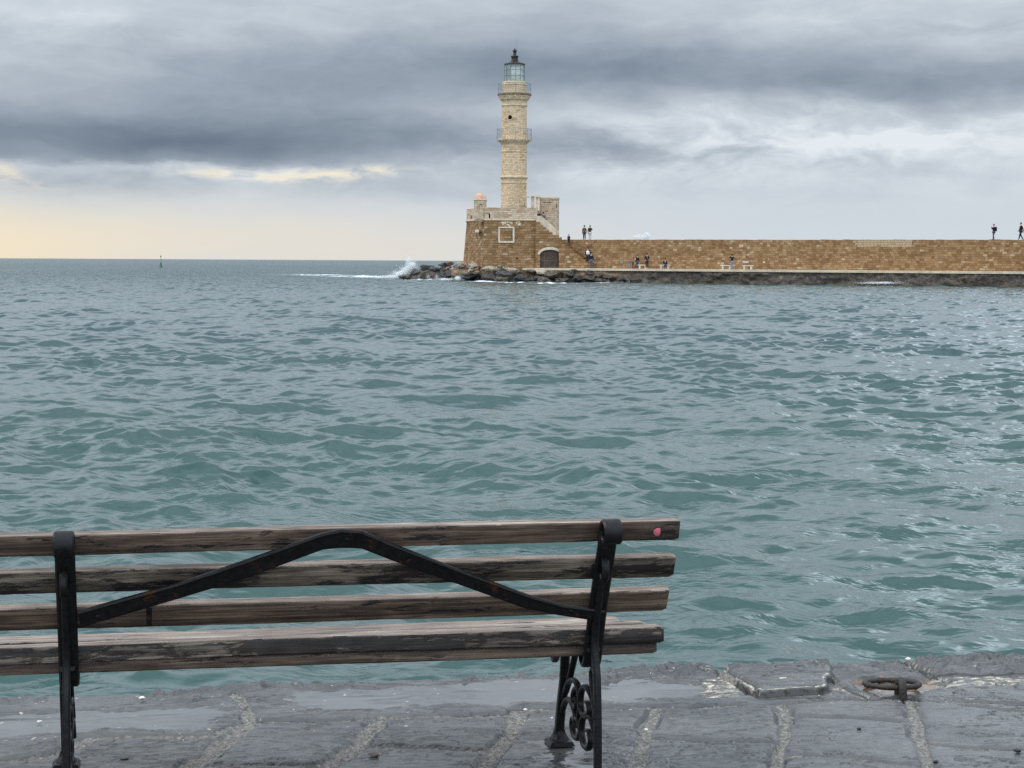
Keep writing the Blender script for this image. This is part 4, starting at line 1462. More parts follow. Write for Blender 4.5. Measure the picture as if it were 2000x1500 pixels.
def build_fort():
    t = empty('stone_fort', (fx(985), YF + 4, 0), 'brown masonry bastion with a pale parapet carrying the lighthouse', 'fort')

    def W(name, bm, mat, par=None, cyl=None, smooth=False):
        face_uv(bm, cyl)
        o = obj(name, bm, mat, par or t, local=False)
        if smooth: autosmooth(o, 35)
        return o
    zb, zt = 0.4, fz(430)
    bot = [(fx(902.5, 239), 239.0), (fx(941), YF), (fx(1053), YF + .6), (fx(1053), 249), (fx(903, 249), 249)]
    top = [(fx(911.5, 239.4), 239.4), (fx(946.5, 231.1), 231.1), (fx(1048.5, 231.6), 231.6), (fx(1049), 249), (fx(913, 249), 249)]
    bm = bmesh.new()
    nl = 7
    rings = []
    for k in range(nl):
        f = k / (nl - 1)
        rings.append([bm.verts.new((b_[0] + (t_[0] - b_[0]) * f, b_[1] + (t_[1] - b_[1]) * f, zb + (zt - zb) * f)) for b_, t_ in zip(bot, top)])
    for r0, r1 in zip(rings[:-1], rings[1:]):
        for j in range(5):
            bm.faces.new((r0[j], r0[(j + 1) % 5], r1[(j + 1) % 5], r1[j]))
    bm.faces.new(rings[-1])
    bm.faces.new(rings[0][::-1])
    body = W('wall', bm, M_FORT)

    def wy_(x, z):                      # depth of the front wall's face
        f = (z - zb) / (zt - zb)
        (xa, ya), (xb, yb) = [(bot[i][0] + (top[i][0] - bot[i][0]) * f, bot[i][1] + (top[i][1] - bot[i][1]) * f) for i in (1, 2)]
        return ya + (yb - ya) * (x - xa) / (xb - xa)

    def offs(poly, d):
        cxm = sum(p[0] for p in poly) / len(poly)
        cym = sum(p[1] for p in poly) / len(poly)
        n = len(poly)
        out = []
        for i in range(n):
            p0, p1, p2 = Vector(poly[i - 1]), Vector(poly[i]), Vector(poly[(i + 1) % n])
            n1 = Vector(((p1 - p0).y, -(p1 - p0).x)).normalized()
            n2 = Vector(((p2 - p1).y, -(p2 - p1).x)).normalized()
            m = (n1 + n2).normalized()
            m = m / max(.4, m.dot(n1))
            out.append((p1.x + m.x * d, p1.y + m.y * d))
        return out
    top2 = [tuple(p) for p in top]
    bm = bmesh.new()
    rings = []
    for d, z in ((0.02, zt - .10), (.10, zt - .04), (.16, zt + .02), (.16, zt + .10), (.06, zt + .16)):
        rings.append([bm.verts.new((x, y, z)) for x, y in offs(top2, d)])
    for r0, r1 in zip(rings[:-1], rings[1:]):
        for j in range(5):
            bm.faces.new((r0[j], r0[(j + 1) % 5], r1[(j + 1) % 5], r1[j]))
    bm.faces.new(rings[-1])
    bm.faces.new(rings[0][::-1])
    W('string_course', bm, M_MOULD)
    # parapet walls with gun openings
    z0, z1 = zt + .14, fz(405.2)
    cor = offs(top2, .02)

    def seg(p0, p1, holes, z1=z1, thick=.55, name='parapet'):
        p0, p1 = Vector(p0), Vector(p1)
        L = (p1 - p0).length
        d = (p1 - p0).normalized()
        bm = bmesh.new()
        hl = []
        for s, w, h0, h1 in holes:
            hl.append([(s - w, h0), (s + w, h0), (s + w, h1 - w * .6), (s + w * .6, h1 - w * .15), (s, h1), (s - w * .6, h1 - w * .15), (s - w, h1 - w * .6)])
        wall_prism(bm, p0, d, [(0, z0), (L, z0), (L, z1), (0, z1)], hl, 0, thick)
        o = W(name, bm, M_PARAPET)
        for s, w, h0, h1 in holes:
            b2 = bmesh.new()
            wall_prism(b2, p0, d, [(s - w - .1, h0 - .1), (s + w + .1, h0 - .1), (s + w + .1, h1 + .1), (s - w - .1, h1 + .1)], [], thick + .01, thick + .06)
            W('gun_port_shade', b2, M_DARK, o)  # dark panel added in place of the port's shaded inside
        return o
    LAB = (Vector(cor[1]) - Vector(cor[0])).length
    seg(cor[0], cor[1], [(LAB * .27, .42, z0 + .12, fz(418))])
    LBC = (Vector(cor[2]) - Vector(cor[1])).length
    seg(cor[1], cor[2], [(.38, .33, z0 + .10, fz(415.6))])
    seg(cor[2], cor[3], [])
    seg(cor[4], cor[0], [])
    # pale end of the parapet wall and two slim gate pillars
    bm = bmesh.new()
    add_box(bm, fx(1037.2), fx(1043.8), 232.4, 233.0, z1 - .2, fz(383))
    add_box(bm, fx(1036.6), fx(1044.4), 232.3, 233.1, fz(383), fz(381.2))
    W('gate_pillar', bm, M_PARAPET)
    bm = bmesh.new()
    add_box(bm, fx(1047.2), fx(1052), 235.2, 236.0, z0, fz(382.5))
    add_box(bm, fx(1046.6), fx(1056.5), 235.0, 236.2, fz(382.5), fz(379.6))
    W('gate_pillar', bm, M_MOULD)
    # terrace floor
    bm = bmesh.new()
    vs = [bm.verts.new((x, y, zt + .3)) for x, y in offs(top2, -.3)]
    bm.faces.new(vs)
    bmesh.ops.solidify(bm, geom=bm.faces[:], thickness=.1)
    W('terrace', bm, M_MOULD)
    # blind window with a pale frame
    fyz = 231.05

    def frame_ring(xo0, xo1, yo0, yo1, xi0, xi1, yi0, yi1, y, dep):
        bm = bmesh.new()
        o = [(fx(xo0), fz(yo1)), (fx(xo1), fz(yo1)), (fx(xo1), fz(yo0)), (fx(xo0), fz(yo0))]
        i = [(fx(xi0), fz(yi1)), (fx(xi1), fz(yi1)), (fx(xi1), fz(yi0)), (fx(xi0), fz(yi0))]
        A = [bm.verts.new((x, y, z)) for x, z in o]
        B = [bm.verts.new((x, y, z)) for x, z in i]
        C = [bm.verts.new((x, y + dep, z)) for x, z in i]
        D = [bm.verts.new((x, y + dep, z)) for x, z in o]
        for k in range(4):
            j = (k + 1) % 4
            bm.faces.new((A[k], A[j], B[j], B[k]))
            bm.faces.new((B[k], B[j], C[j], C[k]))
            bm.faces.new((A[j], A[k], D[k], D[j]))
        for v in bm.verts:
            v.co.y += wy_(v.co.x, v.co.z) - .09
        bmesh.ops.recalc_face_normals(bm, faces=bm.faces[:])
        return bm
    yfr = 0.0
    W('window_frame', frame_ring(973.2, 1004.8, 442.6, 474, 976.2, 1001.4, 445.4, 470.6, yfr, .30), M_PALE)
    bm = bmesh.new()
    yh = wy_(fx(1010), fz(505))
    add_box(bm, fx(1007.6), fx(1011.8), yh - .02, yh + .2, fz(506.5), fz(503))
    W('drain_hole', bm, M_DARK)
    bm = bmesh.new()
    add_box(bm, fx(927.5), fx(935), 231.2, 233.0, fz(453.8), fz(448.4))
    for v in bm.verts: v.co.y += (v.co.x - fx(941)) * -.98 - 1.0 + .62
    W('pale_block', bm, M_PALE)
    # patch of pale repair stones above the blind window
    rnd = random.Random(4)
    for k in range(26):
        px = 980 + rnd.random() * 38
        py = 432.3 + rnd.random() * (9.5 if px < 1008 else 7)
        w, h = rnd.uniform(1.1, 2.4), rnd.uniform(.7, 1.5)
        z = fz(py)
        y = wy_(fx(px), z)
        bm = bmesh.new()
        add_box(bm, fx(px - w), fx(px + w), y - .03 - .002 * k, y + .2, fz(py + h), fz(py - h))
        W('repair_stone', bm, M_PALE, body)
    # sentry turret on the corner
    tcx, tcy = fx(937.2), 231.8
    r = 12.3 / 15.6
    bm = bmesh.new()
    add_lathe(bm, tcx, tcy, [(r * .72, fz(433)), (r * .98, fz(428.6)), (r, fz(427)), (r, fz(391))], 28)
    tr = W('sentry_turret', bm, M_PARAPET, cyl=(tcx, tcy, r), smooth=True)
    bm = bmesh.new()
    add_lathe(bm, tcx, tcy, [(r, fz(391.8)), (r + .09, fz(391)), (r + .10, fz(389.4)), (r * .96, fz(388.6))], 28)
    W('turret_rim', bm, M_MOULD, tr)
    bm = bmesh.new()
    rd = r * .95
    zz0, zz1 = fz(388.8), fz(376.6)
    add_lathe(bm, tcx, tcy, [(rd * math.cos(R(a)), zz0 + (zz1 - zz0) * math.sin(R(a))) for a in (0, 8, 18, 30, 42, 54, 66, 78, 86)], 28)
    W('dome', bm, M_PLASTER, tr, smooth=True)
    bm = bmesh.new()
    pts = []
    for k in range(9):
        a = math.pi * k / 8
        pts.append((tcx + .10 + .17 * math.cos(a), tcy - r - .0, fz(401) + .17 * math.sin(a)))
    add_tube(bm, pts, .045, 6)
    W('small_arch', bm, M_MOULD_DARK, tr)
    # stair wall with the gate under it
    ys = YF + .35
    o2 = (0.0, ys)
    gx0, gx1 = fx(1054.8, ys), fx(1094.2, ys)
    gz0, gzs, gz1 = fz(523.6, 1070, ys), fz(497, 1070, ys), fz(487.6, 1070, ys)

    def q(px, py): return (fx(px, ys), fz(py, px, ys))
    steps = [(1092, 459.2), (1078.2, 459.2), (1078.2, 453.8), (1072, 453.8), (1072, 449), (1066.2, 449), (1066.2, 444), (1060.4, 444), (1060.4, 439), (1054.4, 439), (1054.4, 433.5), (1046, 433.5)]
    outl = [q(1046, 527), q(1103, 527), q(1103, 468.4), q(1097.6, 468.4), q(1097.6, 463.4), q(1092, 463.4)] + [q(*p) for p in steps]
    hole = [(gx0, gz0 - .3), (gx1, gz0 - .3), (gx1, gzs)] + [((gx0 + gx1) / 2 + (gx1 - gx0) / 2 * math.cos(a), gzs + (gz1 - gzs) * math.sin(a)) for a in np.linspace(0, math.pi, 13)[1:-1]] + [(gx0, gzs)]
    hole[0] = (gx0, gz0); hole[1] = (gx1, gz0)
    bm = bmesh.new()
    wall_prism(bm, o2, (1, 0), outl, [hole], 0, 3.2)
    W('stair_wall', bm, M_FORT)
    # pale arch of the gate
    bm = bmesh.new()
    sec = []
    arc_i = [(gx1, gz0), (gx1, gzs)] + hole[3:-1] + [(gx0, gzs), (gx0, gz0)]
    cxm = (gx0 + gx1) / 2
    arc_in = [(cxm + ((gx1 - gx0) / 2) * math.cos(a), gzs + (gz1 - gzs) * math.sin(a)) for a in np.linspace(-.0, math.pi, 17)]
    arc_out = [(cxm + ((gx1 - gx0) / 2 + .30) * math.cos(a), gzs + (gz1 - gzs + .33) * math.sin(a)) for a in np.linspace(-.0, math.pi, 17)]
    A = [bm.verts.new((x, ys - .06, z)) for x, z in arc_in]
    B = [bm.verts.new((x, ys - .06, z)) for x, z in arc_out]
    C = [bm.verts.new((x, ys + .5, z)) for x, z in arc_in]
    D = [bm.verts.new((x, ys + .2, z)) for x, z in arc_out]
    for k in range(16):
        bm.faces.new((A[k], A[k + 1], B[k + 1], B[k]))
        bm.faces.new((C[k], C[k + 1], A[k + 1], A[k]))
        bm.faces.new((B[k], B[k + 1], D[k + 1], D[k]))
    add_box(bm, gx1 + .26, fx(1103), ys - .07, ys + .2, gzs - .12, gzs + .14)
    bmesh.ops.recalc_face_normals(bm, faces=bm.faces[:])
    W('gate_arch', bm, M_PALE)
    g = None
    for k, (xa, xb) in enumerate(((gx0 - .02, cxm - .015), (cxm + .015, gx1 + .02))):
        bm = bmesh.new()
        add_box(bm, xa, xb, ys + .42, ys + .50, gz0 + .02, gz1 + .1)
        g = W('gate_leaf', bm, M_WOODGATE)
        bm = bmesh.new()
        for zc in (gz0 + .95, gz0 + 1.85):
            add_box(bm, xa + .05, xb - .05, ys + .395, ys + .419, zc - .035, zc + .035)
        add_box(bm, (xa + xb) / 2 - .03, (xa + xb) / 2 + .03, ys + .392, ys + .417, gz0 + .1, gz1)
        o = W('batten', bm, mat_simple('grey_batten', (.15, .125, .105), .8), g)
    # pale stair parapet rising to the terrace, with a second one behind it
    bm = bmesh.new()
    yy = ys + .10

    def q2(px, py): return (fx(px, yy), fz(py, px, yy))
    stp = [(1078.6, 459.0), (1078.6, 453.6), (1072.4, 453.6), (1072.4, 448.8), (1066.6, 448.8), (1066.6, 443.8), (1060.8, 443.8), (1060.8, 438.8), (1054.8, 438.8), (1054.8, 433.3), (1047.5, 433.3)]
    wall_prism(bm, (0, yy), (1, 0), [q2(*p) for p in [(1085.4, 459.0)] + stp + [(1047.5, 421.5), (1057, 421.6), (1085.4, 446.6)]][::-1], [], 0.02, .42)
    W('stair_parapet', bm, M_CONC)
    bm = bmesh.new()
    wall_prism(bm, (0, yy + 2.3), (1, 0), [q2(*p) for p in [(1091.6, 459.5), (1091.6, 450.5), (1086, 443.2), (1064, 426), (1060, 426), (1060, 459.5)]], [], 0, .42)
    W('stair_parapet', bm, M_MOULD)
    # landing at the head of the stairs
    bm = bmesh.new()
    add_box(bm, fx(1047), fx(1060), yy + .45, yy + 2.25, zt - .3, fz(424.6))
    W('landing', bm, M_MOULD)
    # rounded tower behind the stairs
    rcx, rcy = fx(1072.5, 238), 238.3
    rr = 19.2 / 15.2
    bm = bmesh.new()
    add_lathe(bm, rcx, rcy, [(rr * 1.06, fz(520, 1072, 237)), (rr * 1.02, fz(470, 1072, 237)), (rr, fz(455, 1072, 237)), (rr, fz(387.6, 1072, 237))], 40)
    rt = W('round_tower', bm, M_PARAPET, cyl=(rcx, rcy, rr), smooth=True)
    bm = bmesh.new()
    add_lathe(bm, rcx, rcy, [(rr + .01, fz(388.6, 1072, 237)), (rr + .07, fz(388, 1072, 237)), (rr + .07, fz(385.4, 1072, 237)), (rr - .2, fz(385, 1072, 237))], 40)
    W('tower_rim', bm, M_MOULD, rt)
    for (px, y0, y1, w) in ((1086.8, 397.5, 406.5, .055), (1068, 394.6, 396.4, .55)):
        dx = fx(px, 237) - rcx
        an = math.atan2(-math.sqrt(max(rr * rr - dx * dx, .01)), dx)
        out = Vector((math.cos(an), math.sin(an), 0)); side = Vector((-math.sin(an), math.cos(an), 0))
        bm = bmesh.new()
        N = 6
        for k in range(N):
            a_ = an + (w / rr) * (2 * k / N - 1)
            b_ = an + (w / rr) * (2 * (k + 1) / N - 1)
            z0_, z1_ = fz(y1, px, 237), fz(y0, px, 237)
            v = [bm.verts.new((rcx + (rr + .015) * math.cos(x), rcy + (rr + .015) * math.sin(x), z)) for x, z in ((a_, z0_), (b_, z0_), (b_, z1_), (a_, z1_))]
            bm.faces.new(v)
        bmesh.ops.remove_doubles(bm, verts=bm.verts[:], dist=.001)
        bmesh.ops.solidify(bm, geom=bm.faces[:], thickness=.02)
        W('window_slit' if w < .2 else 'inscription_slab', bm, M_DARK if w < .2 else M_MOULD_DARK, rt)


build_fort()


# ------------------------------------------------------------------ breakwater: wall, walkway, footing
P0 = np.array([fx(1101, 231), 231.0])
P1 = np.array([at(2000, 470, 205.0)[0], 205.0])
WD = (P1 - P0) / np.linalg.norm(P1 - P0)
WN = np.array([-WD[1], WD[0]])                 # away from the camera
WANG = math.atan2(WD[1], WD[0])
WLEN = np.linalg.norm(P1 - P0) * 2.1
ZTOP, ZWALK = HC + 2.67, HC - .86
TAU = WLEN


def wall_s(px):
    """Distance along the wall's face at a photo column."""
    d = ray(px, 500)
    # (d*t)[:2] = P0 + WD*s
    Mx = np.array([[d[0], -WD[0]], [d[1], -WD[1]]])
    t, s = np.linalg.solve(Mx, P0)
    return float(s)


def wpt(s, off, z):
    """Point at s along the wall, off metres towards the camera from its face."""
    p = P0 + WD * s - WN * off
    return (float(p[0]), float(p[1]), z)


def build_breakwater():
    s0, s1 = wall_s(1676), wall_s(1786)
    M_WALL = masonry('breakwater_masonry', 0.44, 0.26, BROWN, (.17, .115, .065), (.47, .36, .23), 0.035, patch=(s0, s1, ZTOP - .88, ZTOP + .1), warp=0.045, stain=(.15, .09, .045), salt=13.0, stainamt=.5)
    t = empty('breakwater_wall', wpt(0, 0, 0), 'long brown stone breakwater wall running right from the fort', 'wall', rz=WANG)
    # built in the wall's own frame: x along, y away from the camera, z up
    bm = bmesh.new()
    # uneven top courses
    rnd = random.Random(2)
    pts = [(-.2, ZWALK - .4), (WLEN, ZWALK - .4), (WLEN, ZTOP)]
    s = WLEN
    top = []
    x = WLEN - .6
    while x > .2:
        h = ZTOP + rnd.uniform(-.03, .03)
        top += [(x + .02, h), (x - rnd.uniform(.5, 1.1), h)]
        x = top[-1][0] - .02
    pts += top + [(-.2, ZTOP - .02)]
    wall_prism(bm, (0, 0), (1, 0), pts, [], 0, 4.0)
    uv = bm.loops.layers.uv.verify()
    bm.normal_update()
    for f in bm.faces:
        for lp in f.loops:
            p = lp.vert.co
            lp[uv].uv = (p.x, p.z if abs(f.normal.z) < .8 else p.y)
    obj('masonry', bm, M_WALL, t)
    # stair along the wall, rising to the left
    bm = bmesh.new()
    sa, sb = wall_s(1108), wall_s(1166)
    n = 11
    zt_ = ZTOP - .55
    prof = [(sa - .6, ZWALK - .3), (sb, ZWALK - .3)]
    for k in range(n):
        s_k = sb + (sa - sb) * k / n
        s_k1 = sb + (sa - sb) * (k + 1) / n
        z = ZWALK + (zt_ - ZWALK) * (k + 1) / n
        prof += [(s_k, z), (s_k1, z)]
    prof += [(sa - .6, zt_)]
    wall_prism(bm, (0, -1.15), (1, 0), prof, [], 0, 1.14)
    uv = bm.loops.layers.uv.verify()
    bm.normal_update()
    for f in bm.faces:
        for lp in f.loops:
            p = lp.vert.co
            lp[uv].uv = (p.x, p.z if abs(f.normal.z) < .8 else p.y)
    obj('steps', bm, M_FORT, t)
    # walkway slab
    bm = bmesh.new()
    sw = wall_s(1048)
    add_box(bm, sw, WLEN, -3.9, 0.0, ZWALK - .26, ZWALK)
    for k in range(1):
        pass
    o = obj('walkway', bm, M_CONC, None)
    o.location = t.location
    o.rotation_euler = (0, 0, WANG)
    tag(o, kind='structure')
    # rough footing under the walkway
    a = np.arange(-14, WLEN, .22)
    zz = np.linspace(ZWALK - .262, -1.0, 14)
    A, Z = np.meshgrid(a, zz, indexing='xy')
    n1 = fbm(A * 1.1, Z * 2.2, 4, 5) - .5
    n2 = fbm(A * .16, Z * .5, 3, 15) - .5
    Yo = -3.70 + n1 * .5 + n2 * .7 - (ZWALK - .26 - Z) * .15
    Yo[0] = np.maximum(Yo[0], -3.78)
    Xl = P0[0] + A * WD[0] + Yo * WN[0]
    Yl = P0[1] + A * WD[1] + Yo * WN[1]
    me = grid_mesh('footing', Xl, Yl, Z)
    uvl = me.uv_layers.new(name='UVMap')
    vi = np.zeros(len(me.loops), np.int32)
    me.loops.foreach_get('vertex_index', vi)
    uvl.data.foreach_set('uv', np.stack([A.ravel()[vi], Z.ravel()[vi]], -1).astype(np.float32).ravel())
    o = obj('breakwater_footing', me, M_FOOT)
    tag(o, kind='structure')


build_breakwater()


# ------------------------------------------------------------------ rocks
def rock_mesh(hw, hh, hd, seed, sub=3):
    rnd = random.Random(seed)
    bm = bmesh.new()
    bmesh.ops.create_icosphere(bm, subdivisions=sub, radius=1.0)
    planes = []
    for k in range(16):
        n = Vector((rnd.gauss(0, 1), rnd.gauss(0, 1), rnd.gauss(0, .8))).normalized()
        planes.append((n, rnd.uniform(.48, .82)))
    off = Vector((seed * 3.7, seed * 1.3, 0))
    for v in bm.verts:
        p = v.co.copy()
        for n, d in planes:
            e = p.dot(n) - d
            if e > 0:
                p -= n * e
        p *= 1 + .16 * mnoise.noise(v.co * 1.6 + off) + .13 * mnoise.noise(v.co * 4.2 + off) + .07 * mnoise.noise(v.co * 9 + off)
        v.co = Vector((p.x * hw * 1.18, p.y * hd * 1.15, p.z * hh * 1.25))
    return bm


ROCKS = [  # px, py (centre), half width, half height (px), kind, distance, label
    (796, 541, 19, 6, 'b', 250, 'low olive brown rock at the far left tip of the rocks, beside the spray'),
    (812, 533, 15, 8, 's', 249, 'grey rock above the left tip of the breakwater rocks'),
    (833, 523, 17, 6.5, 'd', 246, 'black rock on the skyline left of the rusty rock'),
    (836, 537, 20, 9, 'b', 243, 'large grey brown rock with trickles of water left of the fort'),
    (850, 526, 12, 7, 'd', 244, 'black wedge shaped rock in the middle of the left slope'),
    (866, 517, 12, 6, 'd', 245, 'dark rock on the skyline just left of the fort'),
    (868, 526, 10, 5, 's', 241, 'mottled grey rock in the cluster left of the pink rock'),
    (879, 515, 7, 6.5, 'r', 243, 'rust coloured rock topping the left slope'),
    (885, 526, 6.5, 5, 'k', 239, 'small pinkish rock below the rusty rock'),
    (874, 525, 4, 3.5, 'p', 239, 'small pale stone left of the pinkish rock'),
    (878, 538, 24, 8, 'd', 238, 'long dark rock at the waterline left of the beige boulder'),
    (902, 519, 13, 8.5, 'p', 236.5, 'pale grey boulder against the left foot of the fort'),
    (925, 519, 15, 9, 'p', 231.5, 'big cream boulder against the foot of the fort'),
    (903, 531, 9, 6.5, 'b', 235, 'beige brown boulder under the pale grey boulder'),
    (919, 529, 9, 4.5, 'p', 231, 'flat pale stone under the cream boulder'),
    (931, 532, 6, 3.5, 'p', 230, 'small beige stone right of the flat pale stone'),
    (915, 541, 24, 8, 's', 232, 'dark grey rock at the waterline below the cream boulder'),
    (938, 537, 13, 6, 'd', 231, 'black rock left of the big rough pale rock'),
    (955, 541, 15, 9, 'd', 228.5, 'black rock at the waterline below the rough pale rock'),
    (958, 526, 19, 7.5, 'p', 229, 'rough pale rock at the foot of the fort below the blind window'),
    (978, 524, 15, 8, 'p', 229, 'tall rough pale rock at the middle of the fort foot'),
    (1001, 527, 17, 5, 'p', 228.6, 'flat pale slab of rock right of the tall rough rock'),
    (1013, 533, 8, 5.5, 'b', 228, 'greyish stone under the end of the flat pale slab'),
    (986, 534, 17, 6.5, 's', 227.5, 'dark grey rock under the flat pale slab'),
    (982, 546, 24, 6.5, 'b', 226.5, 'low brown rock at the waterline under the dark grey rock'),
    (1021, 544, 18, 7.5, 's', 226.5, 'slate grey rock at the waterline left of the gate'),
    (1036, 530, 9, 6.5, 'b', 228.5, 'rough grey brown rock left of the walkway end'),
    (1047, 545, 10, 7, 'd', 226.3, 'black rock at the waterline below the gate'),
    (1056, 532, 15, 7.5, 'p', 228, 'rough pale grey rock below the left half of the gate'),
    (1084, 536, 18, 11, 'b', 226.4, 'large round brown boulder below the right side of the gate'),
    (1061, 547, 15, 6, 'b', 225.4, 'low olive rock at the waterline left of the round brown boulder'),
    (1096, 547, 18, 6.5, 'b', 224.9, 'brown olive rock at the waterline under the round brown boulder'),
    (1112, 537, 11, 6, 's', 226, 'grey rock right of the round brown boulder'),
    (1124, 530, 12, 6.5, 'b', 226.2, 'brown rock tucked under the walkway below the steps'),
    (1152, 532, 13, 7, 's', 225.4, 'grey green boulder under the walkway below the man in navy'),
    (1128, 545, 11, 7, 'd', 224.6, 'very dark rock at the waterline below the steps'),
    (1148, 544, 13, 6, 'd', 224.2, 'dark rock at the waterline below the grey green boulder'),
    (1168, 539, 11, 5, 's', 224.4, 'slanting grey rock right of the grey green boulder'),
    (1172, 547, 12, 4.5, 'b', 223.6, 'low brown rock at the waterline with a splash'),
    (1192, 543, 15, 5.5, 'd', 223.8, 'long dark rock right of the splash at the waterline'),
    (1216, 547, 14, 4, 'd', 222.8, 'last low dark rock at the right end of the rocks'),
]
for i, (px, py, hw, hh, k, Y, lab) in enumerate(ROCKS):
    c = at(px, py, Y)
    s = Y / FOC
    bm = rock_mesh(hw * s * .98, hh * s * .86, max(.7, (hw + hh) * .5 * s), 10 + i * 3)
    o = obj('rock', bm, M_RK[k])
    autosmooth(o, 12)
    o.location = tuple(c)
    o.rotation_euler = (0, 0, random.Random(i).uniform(-.25, .25))
    tag(o, lab, 'rock', 'rocks at the foot of the breakwater')


def build_mound():
    # dark rubble core that the rocks lie on
    ctl = [(783, 545, 252), (810, 536, 250), (835, 526, 247), (866, 520, 246), (900, 522, 239), (930, 530, 233), (960, 532, 230.5), (1000, 531, 229.8), (1040, 533, 229.4), (1090, 536, 228.4), (1150, 538, 226.6), (1230, 546, 223.2)]
    P = [at(*c) for c in ctl]
    n = 260
    tt = np.linspace(0, 1, len(P))
    ti = np.linspace(0, 1, n)
    cx = np.interp(ti, tt, [p[0] for p in P]); cy = np.interp(ti, tt, [p[1] for p in P]); cz = np.interp(ti, tt, [p[2] for p in P])
    prof = np.linspace(-1, 1, 64)
    X = []; Y = []; Z = []
    for i in range(n):
        row = prof
        h = cz[i] + 1.2
        off = np.where(row < 0, row * 3.4, row * 8.0)
        z = cz[i] - 1.2 * 0 - (np.abs(row) ** 1.5) * h
        X.append(cx[i] + off * 0.05); Y.append(cy[i] + off); Z.append(z)
    X = np.array(X); Y = np.array(Y); Z = np.array(Z)
    Z = Z + (fbm(X * .55, Y * .55, 3, 3) - .5) * 1.5 + np.abs(fbm(X * 1.6, Y * 1.6, 4, 9) - .5) * 1.6 - .15
    me = grid_mesh('rubble', X.T, Y.T, Z.T)
    o = obj('rubble_bank', me, M_RK['d'])
    tag(o, kind='structure')


build_mound()


# ------------------------------------------------------------------ people
def skin_mesh(verts, edges, radii, root=0, sub=1):
    me = bpy.data.meshes.new('tmp')
    me.from_pydata([tuple(v) for v in verts], edges, [])
    o = bpy.data.objects.new('tmp', me)
    COL.objects.link(o)
    o.modifiers.new('skin', 'SKIN')
    sd = me.skin_vertices[0].data
    for i, r in enumerate(radii):
        sd[i].radius = (r[0], r[1]) if isinstance(r, tuple) else (r, r)
        sd[i].use_root = (i == root)
    if sub:
        ms = o.modifiers.new('sub', 'SUBSURF')
        ms.levels = sub
        ms.render_levels = sub
    dg = bpy.context.evaluated_depsgraph_get()
    dg.update()
    out = bpy.data.meshes.new_from_object(o.evaluated_get(dg), depsgraph=dg)
    bpy.data.objects.remove(o)
    bpy.data.meshes.remove(me)
    out.polygons.foreach_set('use_smooth', [True] * len(out.polygons))
    return out


BASE = dict(pelvis=(0, 0, .515), belly=(0, .004, .60), chest=(0, .004, .715), neck0=(0, 0, .805), neck1=(0, .008, .855), head0=(0, .016, .895), head1=(0, .012, .950),
            sl=(-.105, 0, .79), el=(-.135, -.015, .63), wl=(-.135, .02, .485), sr=(.105, 0, .79), er=(.135, -.015, .63), wr=(.135, .02, .485),
            hl=(-.05, 0, .49), kl=(-.055, .012, .275), al=(-.055, -.008, .045), tl=(-.062, .075, .018), hr=(.05, 0, .49), kr=(.055, .012, .275), ar=(.055, -.008, .045), tr=(.062, .075, .018))
_mc = {}


def cloth_mat(col, rough=.85):
    k = tuple(col)
    if k not in _mc:
        _mc[k] = mat_simple('cloth', col, rough, var=.25, scale=9.0, spec=.2)
    return _mc[k]


SKIN = mat_simple('skin', (.42, .24, .17), .6, var=.1)
SHOE = mat_simple('shoe_leather', (.03, .028, .027), .6)


